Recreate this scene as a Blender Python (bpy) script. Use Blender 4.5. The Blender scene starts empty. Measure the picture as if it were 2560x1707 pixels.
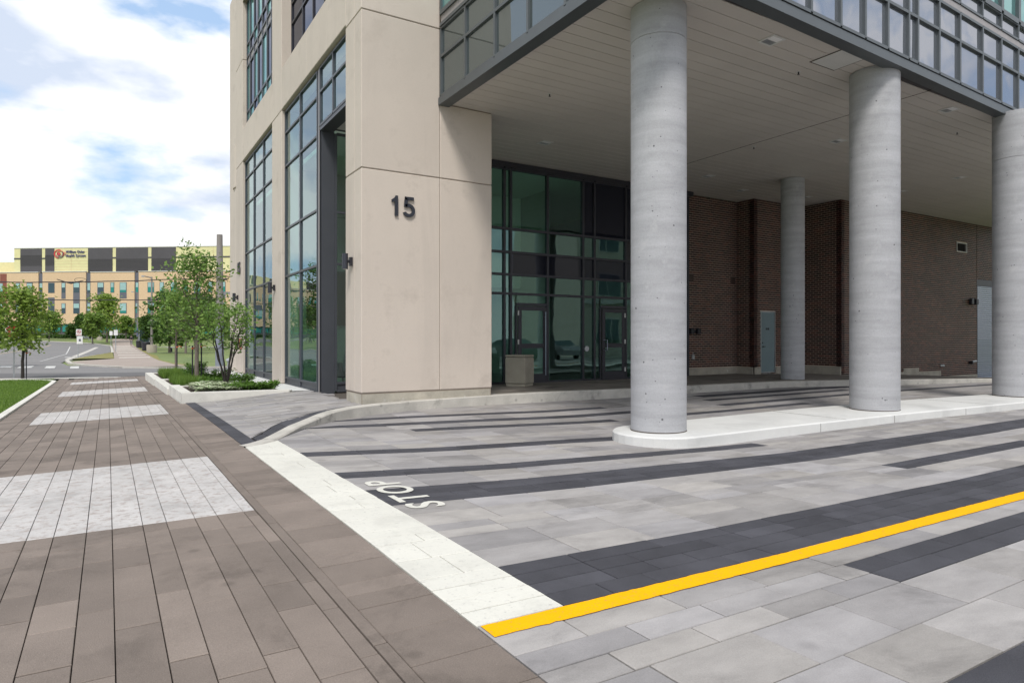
import bpy, bmesh, math, random
import numpy as np
from mathutils import Vector, Matrix

# ------------------------------------------------------------------ camera, sky, sun, exposure
SC = bpy.context.scene
COL = SC.collection
cam_d = bpy.data.cameras.new('camera')
cam = bpy.data.objects.new('camera', cam_d)
COL.objects.link(cam)
cam.location = (0, 0, 1.45)
cam.rotation_euler = (math.radians(90), 0, math.radians(-31.497))
cam_d.sensor_width = 36
cam_d.lens = 23.203
cam_d.shift_y = -0.0029
cam_d.clip_start = .05
cam_d.clip_end = 6000
SC.camera = cam

SUN_EL, SUN_AZ = math.radians(52), math.radians(215)      # azimuth clockwise from +y
world = bpy.data.worlds.new('World')
SC.world = world
world.use_nodes = True
wn, wl = world.node_tree.nodes, world.node_tree.links
wn.clear()
def N(tree, typ, **kw):
    n = tree.nodes.new(typ)
    for k, v in kw.items():
        if k.startswith('i_'):
            key = k[2:]
            n.inputs[int(key) if key.isdigit() else key.replace('_', ' ')].default_value = v
        else:
            setattr(n, k, v)
    return n
wt = world.node_tree
out = N(wt, 'ShaderNodeOutputWorld')
bg = N(wt, 'ShaderNodeBackground'); bg.inputs[1].default_value = 1.0
sky = N(wt, 'ShaderNodeTexSky', sky_type='NISHITA')
sky.sun_disc = False
sky.sun_elevation = SUN_EL
sky.sun_rotation = SUN_AZ
sky.air_density = 1.0; sky.dust_density = 1.5
sk = N(wt, 'ShaderNodeMix', data_type='RGBA', blend_type='MULTIPLY'); sk.inputs[0].default_value = 1
sk.inputs[7].default_value = (.115, .115, .115, 1)
wl.new(sky.outputs[0], sk.inputs[6])
tc = N(wt, 'ShaderNodeTexCoord')
mp = N(wt, 'ShaderNodeMapping')
mp.inputs['Scale'].default_value = (1.0, 1.0, 2.3)
mp.inputs['Location'].default_value = (.35, 1.9, .12)
wl.new(tc.outputs['Generated'], mp.inputs[0])
n1 = N(wt, 'ShaderNodeTexNoise'); n1.inputs['Scale'].default_value = 3.6; n1.inputs['Detail'].default_value = 9; n1.inputs['Roughness'].default_value = .52
n2 = N(wt, 'ShaderNodeTexNoise'); n2.inputs['Scale'].default_value = 4.4; n2.inputs['Detail'].default_value = 6; n2.inputs['Roughness'].default_value = .5
wl.new(mp.outputs[0], n1.inputs[0]); wl.new(mp.outputs[0], n2.inputs[0])
r1 = N(wt, 'ShaderNodeValToRGB'); r1.color_ramp.elements[0].position = .35; r1.color_ramp.elements[1].position = .445
wl.new(n1.outputs[0], r1.inputs[0])
r2 = N(wt, 'ShaderNodeValToRGB')
r2.color_ramp.elements[0].position = .41; r2.color_ramp.elements[0].color = (.50, .565, .68, 1)
r2.color_ramp.elements[1].position = .54; r2.color_ramp.elements[1].color = (.86, .86, .87, 1)
wl.new(n2.outputs[0], r2.inputs[0])
pale = N(wt, 'ShaderNodeMix', data_type='RGBA'); pale.inputs[0].default_value = .6     # thin high cloud veil over the blue
pale.inputs[7].default_value = (.43, .60, .84, 1)
wl.new(sk.outputs[2], pale.inputs[6])
cm = N(wt, 'ShaderNodeMix', data_type='RGBA')
wl.new(r1.outputs[0], cm.inputs[0]); wl.new(pale.outputs[2], cm.inputs[6]); wl.new(r2.outputs[0], cm.inputs[7])
wl.new(cm.outputs[2], bg.inputs[0]); wl.new(bg.outputs[0], out.inputs[0])

sun_d = bpy.data.lights.new('sun', 'SUN')
sun_d.energy = 2.0; sun_d.angle = math.radians(13); sun_d.color = (1, .96, .9)
sun = bpy.data.objects.new('sun', sun_d); COL.objects.link(sun)
_d = Vector((math.sin(SUN_AZ) * math.cos(SUN_EL), math.cos(SUN_AZ) * math.cos(SUN_EL), math.sin(SUN_EL)))
sun.rotation_euler = _d.to_track_quat('Z', 'Y').to_euler()
sun.location = (0, 0, 60)
vs = SC.view_settings
vs.view_transform = 'Standard'; vs.look = 'None'; vs.exposure = 0.48; vs.gamma = 1; vs.use_curve_mapping = False

rnd = random.Random(7)
CS, CC = math.sin(math.radians(31.497)), math.cos(math.radians(31.497))
def depth_of(x, y): return x * CS + y * CC
def in_view(x, y, m=1.15):
    d = depth_of(x, y)
    return d > 1.2 and abs((x * CC - y * CS) / d) < .776 * m

# ------------------------------------------------------------------ materials
def pmat(name, col, rough=.7, metal=0, spec=.5, var=.12, vscale=3.0, fine=.08, fscale=60., bump=.0, bscale=80., tone=0., col2=None, streak=None, pits=0, worn=None, stain=None):
    """procedural Principled material: broad colour variation, fine grain, optional relief, per-piece tone"""
    m = bpy.data.materials.new(name); m.use_nodes = True
    t = m.node_tree; nt, lk = t.nodes, t.links
    b = nt['Principled BSDF']
    b.inputs['Roughness'].default_value = rough; b.inputs['Metallic'].default_value = metal
    b.inputs['Specular IOR Level'].default_value = spec
    co = N(t, 'ShaderNodeTexCoord')
    vec = co.outputs['Object']
    if streak:
        mpp = N(t, 'ShaderNodeMapping'); mpp.inputs['Scale'].default_value = streak
        lk.new(vec, mpp.inputs[0]); svec = mpp.outputs[0]
    else: svec = vec
    a = N(t, 'ShaderNodeTexNoise'); a.inputs['Scale'].default_value = vscale; a.inputs['Detail'].default_value = 5; a.inputs['Roughness'].default_value = .6
    lk.new(svec, a.inputs[0])
    f = N(t, 'ShaderNodeTexNoise'); f.inputs['Scale'].default_value = fscale; f.inputs['Detail'].default_value = 3
    lk.new(vec, f.inputs[0])
    def rng(o, lo, hi):
        r = N(t, 'ShaderNodeMapRange'); r.inputs['From Min'].default_value = .28; r.inputs['From Max'].default_value = .72
        r.inputs['To Min'].default_value = lo; r.inputs['To Max'].default_value = hi
        lk.new(o, r.inputs[0]); return r.outputs[0]
    v = rng(a.outputs[0], 1 - var, 1 + var)
    g_ = rng(f.outputs[0], 1 - fine, 1 + fine)
    mu = N(t, 'ShaderNodeMath', operation='MULTIPLY'); lk.new(v, mu.inputs[0]); lk.new(g_, mu.inputs[1])
    val = mu.outputs[0]
    if tone:
        at = N(t, 'ShaderNodeAttribute', attribute_name='tone')
        r = N(t, 'ShaderNodeMapRange'); r.inputs['To Min'].default_value = 1 - tone; r.inputs['To Max'].default_value = 1 + tone
        lk.new(at.outputs['Fac'], r.inputs[0])
        m2 = N(t, 'ShaderNodeMath', operation='MULTIPLY'); lk.new(val, m2.inputs[0]); lk.new(r.outputs[0], m2.inputs[1]); val = m2.outputs[0]
    base = N(t, 'ShaderNodeMix', data_type='RGBA'); base.inputs[6].default_value = (*col, 1); base.inputs[7].default_value = (*(col2 or col), 1)
    if col2:
        if tone:
            ff = N(t, 'ShaderNodeMath', operation='FRACT'); m3 = N(t, 'ShaderNodeMath', operation='MULTIPLY'); m3.inputs[1].default_value = 7.3
            lk.new(at.outputs['Fac'], m3.inputs[0]); lk.new(m3.outputs[0], ff.inputs[0]); lk.new(ff.outputs[0], base.inputs[0])
        else: lk.new(rng(a.outputs[0], 0, 1), base.inputs[0])
    else: base.inputs[0].default_value = 0
    sc_ = N(t, 'ShaderNodeVectorMath', operation='SCALE'); lk.new(base.outputs[2], sc_.inputs[0]); lk.new(val, sc_.inputs['Scale'])
    final = sc_.outputs[0]
    if stain:     # (strength, scale, stretch): blotchy dirt with soft but definite outlines
        ms = N(t, 'ShaderNodeMapping'); ms.inputs['Scale'].default_value = stain[2]; lk.new(vec, ms.inputs[0])
        s1 = N(t, 'ShaderNodeTexNoise'); s1.inputs['Scale'].default_value = stain[1]; s1.inputs['Detail'].default_value = 7; s1.inputs['Roughness'].default_value = .68; s1.inputs['Distortion'].default_value = .5
        lk.new(ms.outputs[0], s1.inputs[0])
        sr = N(t, 'ShaderNodeMapRange', interpolation_type='SMOOTHSTEP'); sr.inputs['From Min'].default_value = .50; sr.inputs['From Max'].default_value = .68
        sr.inputs['To Min'].default_value = 1.0; sr.inputs['To Max'].default_value = 1 - stain[0]; lk.new(s1.outputs[0], sr.inputs[0])
        s2 = N(t, 'ShaderNodeTexVoronoi'); s2.inputs['Scale'].default_value = stain[1] * 1.7; lk.new(vec, s2.inputs[0])
        sp_ = N(t, 'ShaderNodeMapRange', interpolation_type='SMOOTHSTEP'); sp_.inputs['From Min'].default_value = .03; sp_.inputs['From Max'].default_value = .13; sp_.inputs['To Min'].default_value = 1 - stain[0] * .8; sp_.inputs['To Max'].default_value = 1
        lk.new(s2.outputs['Distance'], sp_.inputs[0])
        sm = N(t, 'ShaderNodeMath', operation='MULTIPLY'); lk.new(sr.outputs[0], sm.inputs[0]); lk.new(sp_.outputs[0], sm.inputs[1])
        s3 = N(t, 'ShaderNodeVectorMath', operation='SCALE'); lk.new(final, s3.inputs[0]); lk.new(sm.outputs[0], s3.inputs['Scale']); final = s3.outputs[0]
    if pits:
        vo = N(t, 'ShaderNodeTexVoronoi'); vo.inputs['Scale'].default_value = pits; lk.new(vec, vo.inputs[0])
        pn = N(t, 'ShaderNodeTexNoise'); pn.inputs['Scale'].default_value = pits * .45; lk.new(vec, pn.inputs[0])
        pr = N(t, 'ShaderNodeMapRange'); pr.inputs['From Min'].default_value = .48; pr.inputs['From Max'].default_value = .78; pr.inputs['To Min'].default_value = 0.0; pr.inputs['To Max'].default_value = .22
        lk.new(pn.outputs[0], pr.inputs[0])
        lt = N(t, 'ShaderNodeMath', operation='LESS_THAN'); lk.new(vo.outputs['Distance'], lt.inputs[0]); lk.new(pr.outputs[0], lt.inputs[1])
        pm = N(t, 'ShaderNodeMix', data_type='RGBA'); lk.new(lt.outputs[0], pm.inputs[0]); lk.new(final, pm.inputs[6]); pm.inputs[7].default_value = (col[0] * .28, col[1] * .28, col[2] * .28, 1)
        final = pm.outputs[2]
    if worn:      # (underlying colour, amount, scale)
        wnz = N(t, 'ShaderNodeTexNoise'); wnz.inputs['Scale'].default_value = worn[2]; wnz.inputs['Detail'].default_value = 8; wnz.inputs['Roughness'].default_value = .7
        lk.new(vec, wnz.inputs[0])
        wr = N(t, 'ShaderNodeValToRGB'); wr.color_ramp.elements[0].position = 1 - worn[1] - .06; wr.color_ramp.elements[1].position = 1 - worn[1] + .06
        lk.new(wnz.outputs[0], wr.inputs[0])
        wm = N(t, 'ShaderNodeMix', data_type='RGBA'); lk.new(wr.outputs[0], wm.inputs[0]); lk.new(final, wm.inputs[6]); wm.inputs[7].default_value = (*worn[0], 1)
        final = wm.outputs[2]
    lk.new(final, b.inputs['Base Color'])
    if bump:
        bn = N(t, 'ShaderNodeTexNoise'); bn.inputs['Scale'].default_value = bscale; bn.inputs['Detail'].default_value = 4; lk.new(vec, bn.inputs[0])
        bp = N(t, 'ShaderNodeBump'); bp.inputs['Strength'].default_value = bump; bp.inputs['Distance'].default_value = .01
        lk.new(bn.outputs[0], bp.inputs['Height']); lk.new(bp.outputs[0], b.inputs['Normal'])
    return m

def glassmat(name, tint, refl, ior, rough=0., opaque=None, wave=.012):
    m = bpy.data.materials.new(name); m.use_nodes = True
    t = m.node_tree; t.nodes.clear(); lk = t.links
    o = N(t, 'ShaderNodeOutputMaterial'); mx = N(t, 'ShaderNodeMixShader')
    g_ = N(t, 'ShaderNodeBsdfGlossy'); g_.inputs['Color'].default_value = (*refl, 1); g_.inputs['Roughness'].default_value = rough
    if opaque: tr = N(t, 'ShaderNodeBsdfDiffuse'); tr.inputs['Color'].default_value = (*opaque, 1)
    else: tr = N(t, 'ShaderNodeBsdfTransparent'); tr.inputs['Color'].default_value = (*tint, 1)
    fr = N(t, 'ShaderNodeFresnel'); fr.inputs['IOR'].default_value = ior
    # use a two-sided fresnel (back faces see 1/ior): geometry is solid panes
    geo = N(t, 'ShaderNodeNewGeometry')
    iv = N(t, 'ShaderNodeMath', operation='DIVIDE'); iv.inputs[0].default_value = 1; iv.inputs[1].default_value = ior
    pick = N(t, 'ShaderNodeMix', data_type='FLOAT'); lk.new(geo.outputs['Backfacing'], pick.inputs[0]); pick.inputs[2].default_value = ior; lk.new(iv.outputs[0], pick.inputs[3])
    fr.inputs['IOR'].default_value = ior
    lw = N(t, 'ShaderNodeMath', operation='MULTIPLY')
    nb = N(t, 'ShaderNodeMath', operation='SUBTRACT'); nb.inputs[0].default_value = 1; lk.new(geo.outputs['Backfacing'], nb.inputs[1])
    lk.new(fr.outputs[0], lw.inputs[0]); lk.new(nb.outputs[0], lw.inputs[1])
    lk.new(lw.outputs[0], mx.inputs[0]); lk.new(tr.outputs[0], mx.inputs[1]); lk.new(g_.outputs[0], mx.inputs[2]); lk.new(mx.outputs[0], o.inputs[0])
    co = N(t, 'ShaderNodeTexCoord'); nz = N(t, 'ShaderNodeTexNoise'); nz.inputs['Scale'].default_value = .9; nz.inputs['Detail'].default_value = 1
    bp = N(t, 'ShaderNodeBump'); bp.inputs['Strength'].default_value = 1; bp.inputs['Distance'].default_value = wave
    lk.new(co.outputs['Object'], nz.inputs[0]); lk.new(nz.outputs[0], bp.inputs['Height']); lk.new(bp.outputs[0], g_.inputs['Normal'])
    return m

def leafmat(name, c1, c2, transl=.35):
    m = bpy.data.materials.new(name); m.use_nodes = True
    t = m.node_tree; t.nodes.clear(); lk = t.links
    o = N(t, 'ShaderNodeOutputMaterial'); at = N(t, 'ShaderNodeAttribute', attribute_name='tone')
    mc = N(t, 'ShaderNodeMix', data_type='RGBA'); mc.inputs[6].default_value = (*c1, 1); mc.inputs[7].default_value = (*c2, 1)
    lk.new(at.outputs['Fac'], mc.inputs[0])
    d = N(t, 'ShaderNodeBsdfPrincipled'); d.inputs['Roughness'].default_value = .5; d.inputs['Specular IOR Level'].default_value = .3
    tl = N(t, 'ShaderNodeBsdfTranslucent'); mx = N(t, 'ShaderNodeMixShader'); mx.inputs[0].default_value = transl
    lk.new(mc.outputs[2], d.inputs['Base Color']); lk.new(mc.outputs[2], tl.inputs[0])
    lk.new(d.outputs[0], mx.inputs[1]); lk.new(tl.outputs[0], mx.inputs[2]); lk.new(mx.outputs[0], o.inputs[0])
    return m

def emat(name, col, st):
    m = bpy.data.materials.new(name); m.use_nodes = True
    b = m.node_tree.nodes['Principled BSDF']; b.inputs['Emission Color'].default_value = (*col, 1); b.inputs['Emission Strength'].default_value = st
    b.inputs['Base Color'].default_value = (*col, 1)
    return m

M = {}
M['brown'] = pmat('brown_paver', (.196, .163, .141), .85, spec=.25, stain=(.28, 1.3, (1, 1, 1)), var=.13, vscale=1.7, fine=.13, fscale=140, bump=.35, bscale=160, tone=.15, streak=(1, 1, 1), worn=((.38, .345, .315), .315, 80))
M['grey'] = pmat('grey_paver', (.29, .279, .282), .8, spec=.25, stain=(.24, .9, (1, 1.8, 1)), var=.15, vscale=2.2, fine=.09, fscale=160, bump=.3, bscale=120, tone=.17, col2=(.31, .293, .278), streak=(1, 2.2, 1))
M['walk'] = pmat('shade_tinted_walk_paver', (.185, .165, .145), .85, spec=.25, stain=(.35, .7, (1, 1.6, 1)), var=.18, vscale=1.5, tone=.15)  # shade under the overhang is put into this darker brownish paver colour
M['dark'] = pmat('charcoal_paver', (.060, .060, .070), .8, spec=.25, stain=(.2, .9, (1, 1, 1)), worn=((.16, .155, .15), .27, 55), var=.2, vscale=2.2, fine=.16, fscale=170, bump=.3, bscale=170, tone=.17)
M['white'] = pmat('worn_white_paint', (.46, .445, .435), .8, spec=.25, stain=(.22, 1.8, (1, 1, 1)), var=.1, vscale=3.3, fine=.08, fscale=120, bump=.3, bscale=150, tone=.05, worn=((.33, .29, .27), .43, 14))
M['stop'] = pmat('thick_white_paint', (.62, .61, .555), .7, spec=.25, stain=(.12, 1.6, (1, 1, 1)), var=.035, vscale=3, fine=.03, fscale=90, bump=.15, bscale=120, tone=.03, worn=((.44, .43, .40), .375, 26))
M['yellow'] = pmat('yellow_paint', (.86, .41, .0), .8, spec=.15, worn=((.40, .24, .07), .37, 45), var=.04, vscale=4, fine=.04, fscale=120, bump=.2, bscale=150)
M['sand'] = pmat('joint_sand', (.085, .072, .06), .95, var=.3, vscale=6)
M['sand2'] = pmat('dark_joint', (.04, .036, .034), .95, var=.3, vscale=6)
M['kerb'] = pmat('kerb_concrete', (.47, .45, .41), .85, stain=(.45, 1.4, (1, 1, 1)), var=.14, vscale=2.5, fine=.1, fscale=90, bump=.35, bscale=90, worn=((.22, .2, .17), .27, 7))
M['island'] = pmat('island_concrete', (.60, .60, .585), .85, stain=(.12, .8, (1, 1, 1)), var=.07, vscale=1.2, fine=.06, fscale=120, bump=.3, bscale=140, worn=((.42, .41, .4), .28, 5))
M['planter'] = pmat('planter_concrete', (.60, .585, .54), .85, var=.12, vscale=2, fine=.06, fscale=90, bump=.3, bscale=90, worn=((.33, .32, .29), .3, 6))
M['precast'] = pmat('precast_concrete', (.56, .492, .43), .85, tone=.035, stain=(.06, .5, (2.2, 2.2, .35)), var=.06, vscale=.55, fine=.045, fscale=130, bump=.25, bscale=200, worn=((.50, .437, .38), .40, 1.1))
M['plinth'] = pmat('plinth_concrete', (.40, .37, .31), .85, var=.2, vscale=2.5, fine=.1, fscale=70, bump=.3, worn=((.6, .6, .58), .33, 3.5))
M['round'] = pmat('column_concrete', (.37, .372, .388), .7, stain=(.14, .7, (1.3, 1.3, 2.0)), var=.17, vscale=1.0, fine=.06, fscale=40, bump=.35, bscale=60, streak=(.5, .5, 5.5), pits=11, worn=((.43, .43, .44), .36, 2.6))
M['frame'] = pmat('slate_frame', (.085, .092, .108), .45, metal=.35, var=.05, fine=.02)
M['fascia'] = pmat('fascia_metal', (.10, .112, .12), .4, metal=.3, var=.06, fine=.02)
M['band'] = pmat('spandrel_metal', (.30, .28, .28), .5, var=.08)
M['dframe'] = pmat('dark_frame', (.035, .035, .045), .4, metal=.2, var=.05, fine=.02)
M['soffit'] = pmat('soffit_board', (.56, .525, .485), .55, var=.05, vscale=.7, fine=.02, tone=.025)
M['brick'] = pmat('dark_brick', (.075, .024, .016), .6, var=.15, vscale=1, fine=.12, fscale=80, tone=.55, col2=(.030, .016, .015), bump=.3, bscale=120)
M['mortar'] = pmat('mortar', (.52, .41, .33), .9, var=.12, vscale=1)
M['gtrim'] = pmat('white_trim', (.62, .62, .60), .5, var=.04)
M['metal'] = pmat('galvanised_metal', (.42, .44, .46), .4, metal=.6, var=.1)
M['steel'] = pmat('shutter_steel', (.26, .29, .35), .35, metal=.85, var=.06)
M['black'] = pmat('black_paint', (.018, .018, .024), .45, var=.05)
M['number'] = pmat('number_metal', (.035, .038, .05), .4, metal=.3, var=.05)
M['gdoor'] = pmat('pale_blue_door_paint', (.20, .27, .29), .5, var=.05)
M['agg'] = pmat('exposed_aggregate', (.34, .31, .25), .9, var=.1, fine=.3, fscale=220, bump=.6, bscale=200)
M['asphalt'] = pmat('asphalt', (.175, .17, .168), .9, var=.10, vscale=.3, fine=.1, fscale=40, bump=.2, worn=((.13, .13, .13), .3, .5))
M['asphalt2'] = pmat('dark_asphalt', (.105, .103, .105), .9, var=.08, vscale=.3, fine=.08)
M['rpaint'] = pmat('road_paint', (.55, .55, .53), .8, var=.1, worn=((.2, .2, .2), .42, 1.5))
M['rpaint2'] = pmat('path_bar_paint', (.62, .58, .52), .8, var=.1)
M['path'] = pmat('tan_path_paving', (.30, .25, .215), .9, var=.08, vscale=.5, fine=.12, fscale=14)
M['cpath'] = pmat('concrete_path', (.45, .43, .39), .9, var=.1)
M['grass'] = pmat('lawn', (.11, .165, .045), .9, var=.2, vscale=.25, fine=.25, fscale=9, col2=(.17, .20, .06))
M['drygrass'] = pmat('dry_lawn', (.26, .20, .05), .9, var=.25, vscale=.5, fine=.2, fscale=9, col2=(.12, .15, .04))
M['soil'] = pmat('mulch', (.045, .03, .02), .95, var=.3, fine=.4, fscale=60, bump=.8)
M['hbrick'] = pmat('tan_brick_cladding', (.62, .45, .29), .85, var=.05, vscale=.1, fine=.06, fscale=2.5)
M['hyel'] = pmat('pale_yellow_cladding', (.66, .62, .34), .7, var=.04, vscale=.1, fine=.05, fscale=1.5)
M['hdark'] = pmat('charcoal_cladding', (.075, .07, .078), .6, var=.08, vscale=.2, fine=.05, fscale=2)
M['hlouv'] = pmat('louvre', (.052, .048, .052), .6, var=.1)
M['hspan'] = pmat('grey_spandrel', (.115, .12, .15), .5, var=.05)
M['blind'] = pmat('blind', (.30, .46, .46), .7, var=.15, vscale=.2)
M['hred'] = pmat('rust_panel', (.22, .07, .05), .7, var=.1)
M['navy'] = pmat('navy_letters', (.025, .035, .16), .5)
M['red'] = pmat('red_logo', (.62, .04, .05), .5)
M['signred'] = pmat('sign_red', (.48, .02, .03), .45)
M['signwhite'] = pmat('sign_white', (.78, .78, .78), .5)
M['green'] = pmat('sign_green', (.0, .22, .18), .5)
M['bark'] = pmat('bark', (.15, .125, .105), .9, var=.25, vscale=8, fine=.2)
M['darkbark'] = pmat('dark_bark', (.03, .025, .022), .9, var=.25, vscale=8)
M['pole'] = pmat('weathered_pole', (.24, .22, .205), .85, var=.15, vscale=1, streak=(6, 6, .5))
M['polepaint'] = pmat('bluish_pole_base', (.22, .235, .30), .8, var=.15, vscale=2)
M['wood'] = pmat('painting_canvas', (.09, .035, .012), .6, var=.5, vscale=2.5, col2=(.03, .025, .03))
M['room'] = pmat('lobby_wall', (.27, .28, .24), .8, var=.05)
M['roomw'] = pmat('lobby_ceiling', (.78, .78, .70), .8, var=.03)
M['roomf'] = pmat('lobby_floor', (.12, .11, .10), .3, var=.05)
M['chair'] = pmat('teal_upholstery', (.05, .09, .11), .8, var=.1)
M['skin'] = pmat('skin', (.45, .28, .2), .6)
M['cloth_dark'] = pmat('dark_cloth', (.02, .02, .025), .9)
M['cloth_grey'] = pmat('grey_cloth', (.20, .19, .19), .9)
M['hair'] = pmat('hair', (.03, .02, .015), .7)
M['beige'] = pmat('beige_stucco', (.58, .54, .46), .85, var=.04)
M['roof'] = pmat('grey_shingles', (.13, .14, .15), .9, var=.15, vscale=3)
M['rubber'] = pmat('tyre_rubber', (.02, .02, .02), .8)
M['carw'] = pmat('white_car_paint', (.6, .6, .6), .2, spec=.8, var=.01)
M['card'] = pmat('dark_car_paint', (.03, .035, .045), .2, spec=.8, var=.01)
M['cars'] = pmat('silver_car_paint', (.35, .36, .38), .25, metal=.5, var=.01)
M['ribbon'] = pmat('orange_tie', (.55, .10, .03), .6)
M['glass'] = glassmat('lobby_glass', (.74, .90, .86), (.84, .97, 1.0), 4.2, wave=.006)
M['eglass'] = glassmat('entrance_glass', (.74, .90, .85), (.60, .92, .88), 2.1, wave=.006)
M['dglass'] = glassmat('spandrel_glass', None, (.75, .78, .90), 1.5, opaque=(.012, .013, .02), wave=.003)
M['fglass'] = glassmat('coated_front_glass', None, (.86, .88, .97), 3.6, opaque=(.10, .11, .12), wave=.02)
M['sglass'] = glassmat('coated_side_glass', None, (.78, .86, .88), 2.6, opaque=(.05, .06, .06), wave=.005)
M['uglass'] = glassmat('upper_teal_glass', None, (.65, .95, .95), 3.4, opaque=(.10, .2, .2), wave=.02)
M['hglass'] = glassmat('far_glass', None, (.5, .7, .75), 1.8, opaque=(.03, .05, .06), wave=.0)
M['hteal'] = glassmat('far_teal_glass', None, (.3, .6, .6), 1.6, opaque=(.03, .22, .19), wave=.0)
M['leafA'] = leafmat('maple_leaf', (.10, .18, .025), (.32, .43, .08))
M['leafB'] = leafmat('fine_leaf', (.075, .16, .03), (.26, .40, .09))
M['leafC'] = leafmat('dark_leaf', (.03, .075, .015), (.11, .20, .04), .3)
M['leafD'] = leafmat('far_leaf', (.08, .16, .025), (.25, .36, .07), .35)
M['grassb'] = leafmat('grass_blade', (.07, .15, .02), (.21, .32, .06))
M['hosta'] = leafmat('variegated_leaf', (.10, .19, .05), (.55, .60, .42), .2)
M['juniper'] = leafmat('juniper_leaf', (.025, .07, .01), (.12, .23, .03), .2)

# ------------------------------------------------------------------ mesh helpers
class MB:
    def __init__(s): s.v = []; s.f = []; s.m = []; s.t = []; s.sm = []
    def quad(s, pts, mi=0, tone=.5, smooth=False):
        b = len(s.v); s.v += [tuple(p) for p in pts]; s.f.append(tuple(range(b, b + len(pts)))); s.m.append(mi); s.t += [tone] * len(pts); s.sm.append(smooth)
    def add(s, vs_, fs, mi=0, tone=.5, smooth=False, flip=False):
        if flip: fs = [tuple(reversed(f)) for f in fs]
        b = len(s.v); s.v += [tuple(p) for p in vs_]; s.t += [tone] * len(vs_)
        for f in fs: s.f.append(tuple(b + i for i in f)); s.m.append(mi); s.sm.append(smooth)
    def box(s, x0, x1, y0, y1, z0, z1, mi=0, tone=.5, fr=None, bev=0.):
        fl = False
        if fr:
            o_, a_, b_, c_ = (Vector(fr(*q)) for q in ((0, 0, 0), (1, 0, 0), (0, 1, 0), (0, 0, 1)))
            fl = (a_ - o_).cross(b_ - o_).dot(c_ - o_) < 0
        if bev and min(abs(x1 - x0), abs(y1 - y0), abs(z1 - z0)) > 2.2 * bev:
            b = bev
            vv = []
            for (z, i) in ((z0, b), (z0 + b, 0), (z1 - b, 0), (z1, b)):
                if i: vv += [(x0 + b, y0 + b, z), (x1 - b, y0 + b, z), (x1 - b, y1 - b, z), (x0 + b, y1 - b, z)]
                else: vv += [(x0 + b, y0, z), (x1 - b, y0, z), (x1, y0 + b, z), (x1, y1 - b, z), (x1 - b, y1, z), (x0 + b, y1, z), (x0, y1 - b, z), (x0, y0 + b, z)]
            A, B, C_, D = 0, 4, 12, 20
            ff = [(A + 3, A + 2, A + 1, A), (D, D + 1, D + 2, D + 3)]
            for k in range(8): ff.append((B + k, B + (k + 1) % 8, C_ + (k + 1) % 8, C_ + k))
            for k in range(4):
                ff.append((A + k, A + (k + 1) % 4, B + 2 * k + 1, B + 2 * k)); ff.append((C_ + 2 * k, C_ + 2 * k + 1, D + (k + 1) % 4, D + k))
                ff.append((A + (k + 1) % 4, B + (2 * k + 2) % 8, B + 2 * k + 1)); ff.append((D + (k + 1) % 4, C_ + 2 * k + 1, C_ + (2 * k + 2) % 8))
            if fr: vv = [fr(*p) for p in vv]
            s.add(vv, ff, mi, tone, flip=fl); return
        vv = [(x0, y0, z0), (x1, y0, z0), (x1, y1, z0), (x0, y1, z0), (x0, y0, z1), (x1, y0, z1), (x1, y1, z1), (x0, y1, z1)]
        if fr: vv = [fr(*p) for p in vv]
        s.add(vv, [(3, 2, 1, 0), (4, 5, 6, 7), (0, 1, 5, 4), (1, 2, 6, 5), (2, 3, 7, 6), (3, 0, 4, 7)], mi, tone, flip=fl)
    def tube(s, p0, p1, r0, r1=None, n=8, mi=0, cap=True, smooth=True, tone=.5):
        r1 = r0 if r1 is None else r1
        p0, p1 = Vector(p0), Vector(p1); d = (p1 - p0)
        if d.length < 1e-6: return
        d.normalize(); a = d.orthogonal().normalized(); b = d.cross(a)
        vv = []
        for p, r in ((p0, r0), (p1, r1)):
            for k in range(n):
                t = 2 * math.pi * k / n; vv.append(p + a * (r * math.cos(t)) + b * (r * math.sin(t)))
        s.add(vv, [(k, (k + 1) % n, n + (k + 1) % n, n + k) for k in range(n)], mi, tone, smooth)
        if cap:
            s.add([*vv[:n]], [tuple(range(n - 1, -1, -1))], mi, tone); s.add([*vv[n:]], [tuple(range(n))], mi, tone)
    def path(s, pts, rads, n=6, mi=0):
        pts = [Vector(p) for p in pts]; rings = []
        for i, p in enumerate(pts):
            d = (pts[min(i + 1, len(pts) - 1)] - pts[max(i - 1, 0)]).normalized()
            a = d.cross(Vector((.13, .99, .05))); a = a.normalized() if a.length > 1e-3 else d.orthogonal().normalized(); b = d.cross(a)
            rings.append([p + a * (rads[i] * math.cos(2 * math.pi * k / n)) + b * (rads[i] * math.sin(2 * math.pi * k / n)) for k in range(n)])
        vv = [q for r in rings for q in r]; ff = []
        for i in range(len(pts) - 1):
            for k in range(n): ff.append((i * n + k, i * n + (k + 1) % n, (i + 1) * n + (k + 1) % n, (i + 1) * n + k))
        s.add(vv, ff, mi, .5, True)
    def lathe(s, prof, c, n=32, mi=0, smooth=True):
        vv = []
        for (r, z) in prof:
            for k in range(n):
                t = 2 * math.pi * k / n; vv.append((c[0] + r * math.cos(t), c[1] + r * math.sin(t), c[2] + z))
        ff = [(i * n + k, i * n + (k + 1) % n, (i + 1) * n + (k + 1) % n, (i + 1) * n + k) for i in range(len(prof) - 1) for k in range(n)]
        s.add(vv, ff, mi, .5, smooth)
        s.add(vv[-n:], [tuple(range(n))], mi); s.add(vv[:n], [tuple(range(n - 1, -1, -1))], mi)
    def W(s, name, mats, parent, **props):      # vertices given in world coordinates, parent unrotated
        l = parent.location; s.v = [(p[0] - l[0], p[1] - l[1], p[2] - l[2]) for p in s.v]
        return s.build(name, mats, parent, **props)
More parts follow.
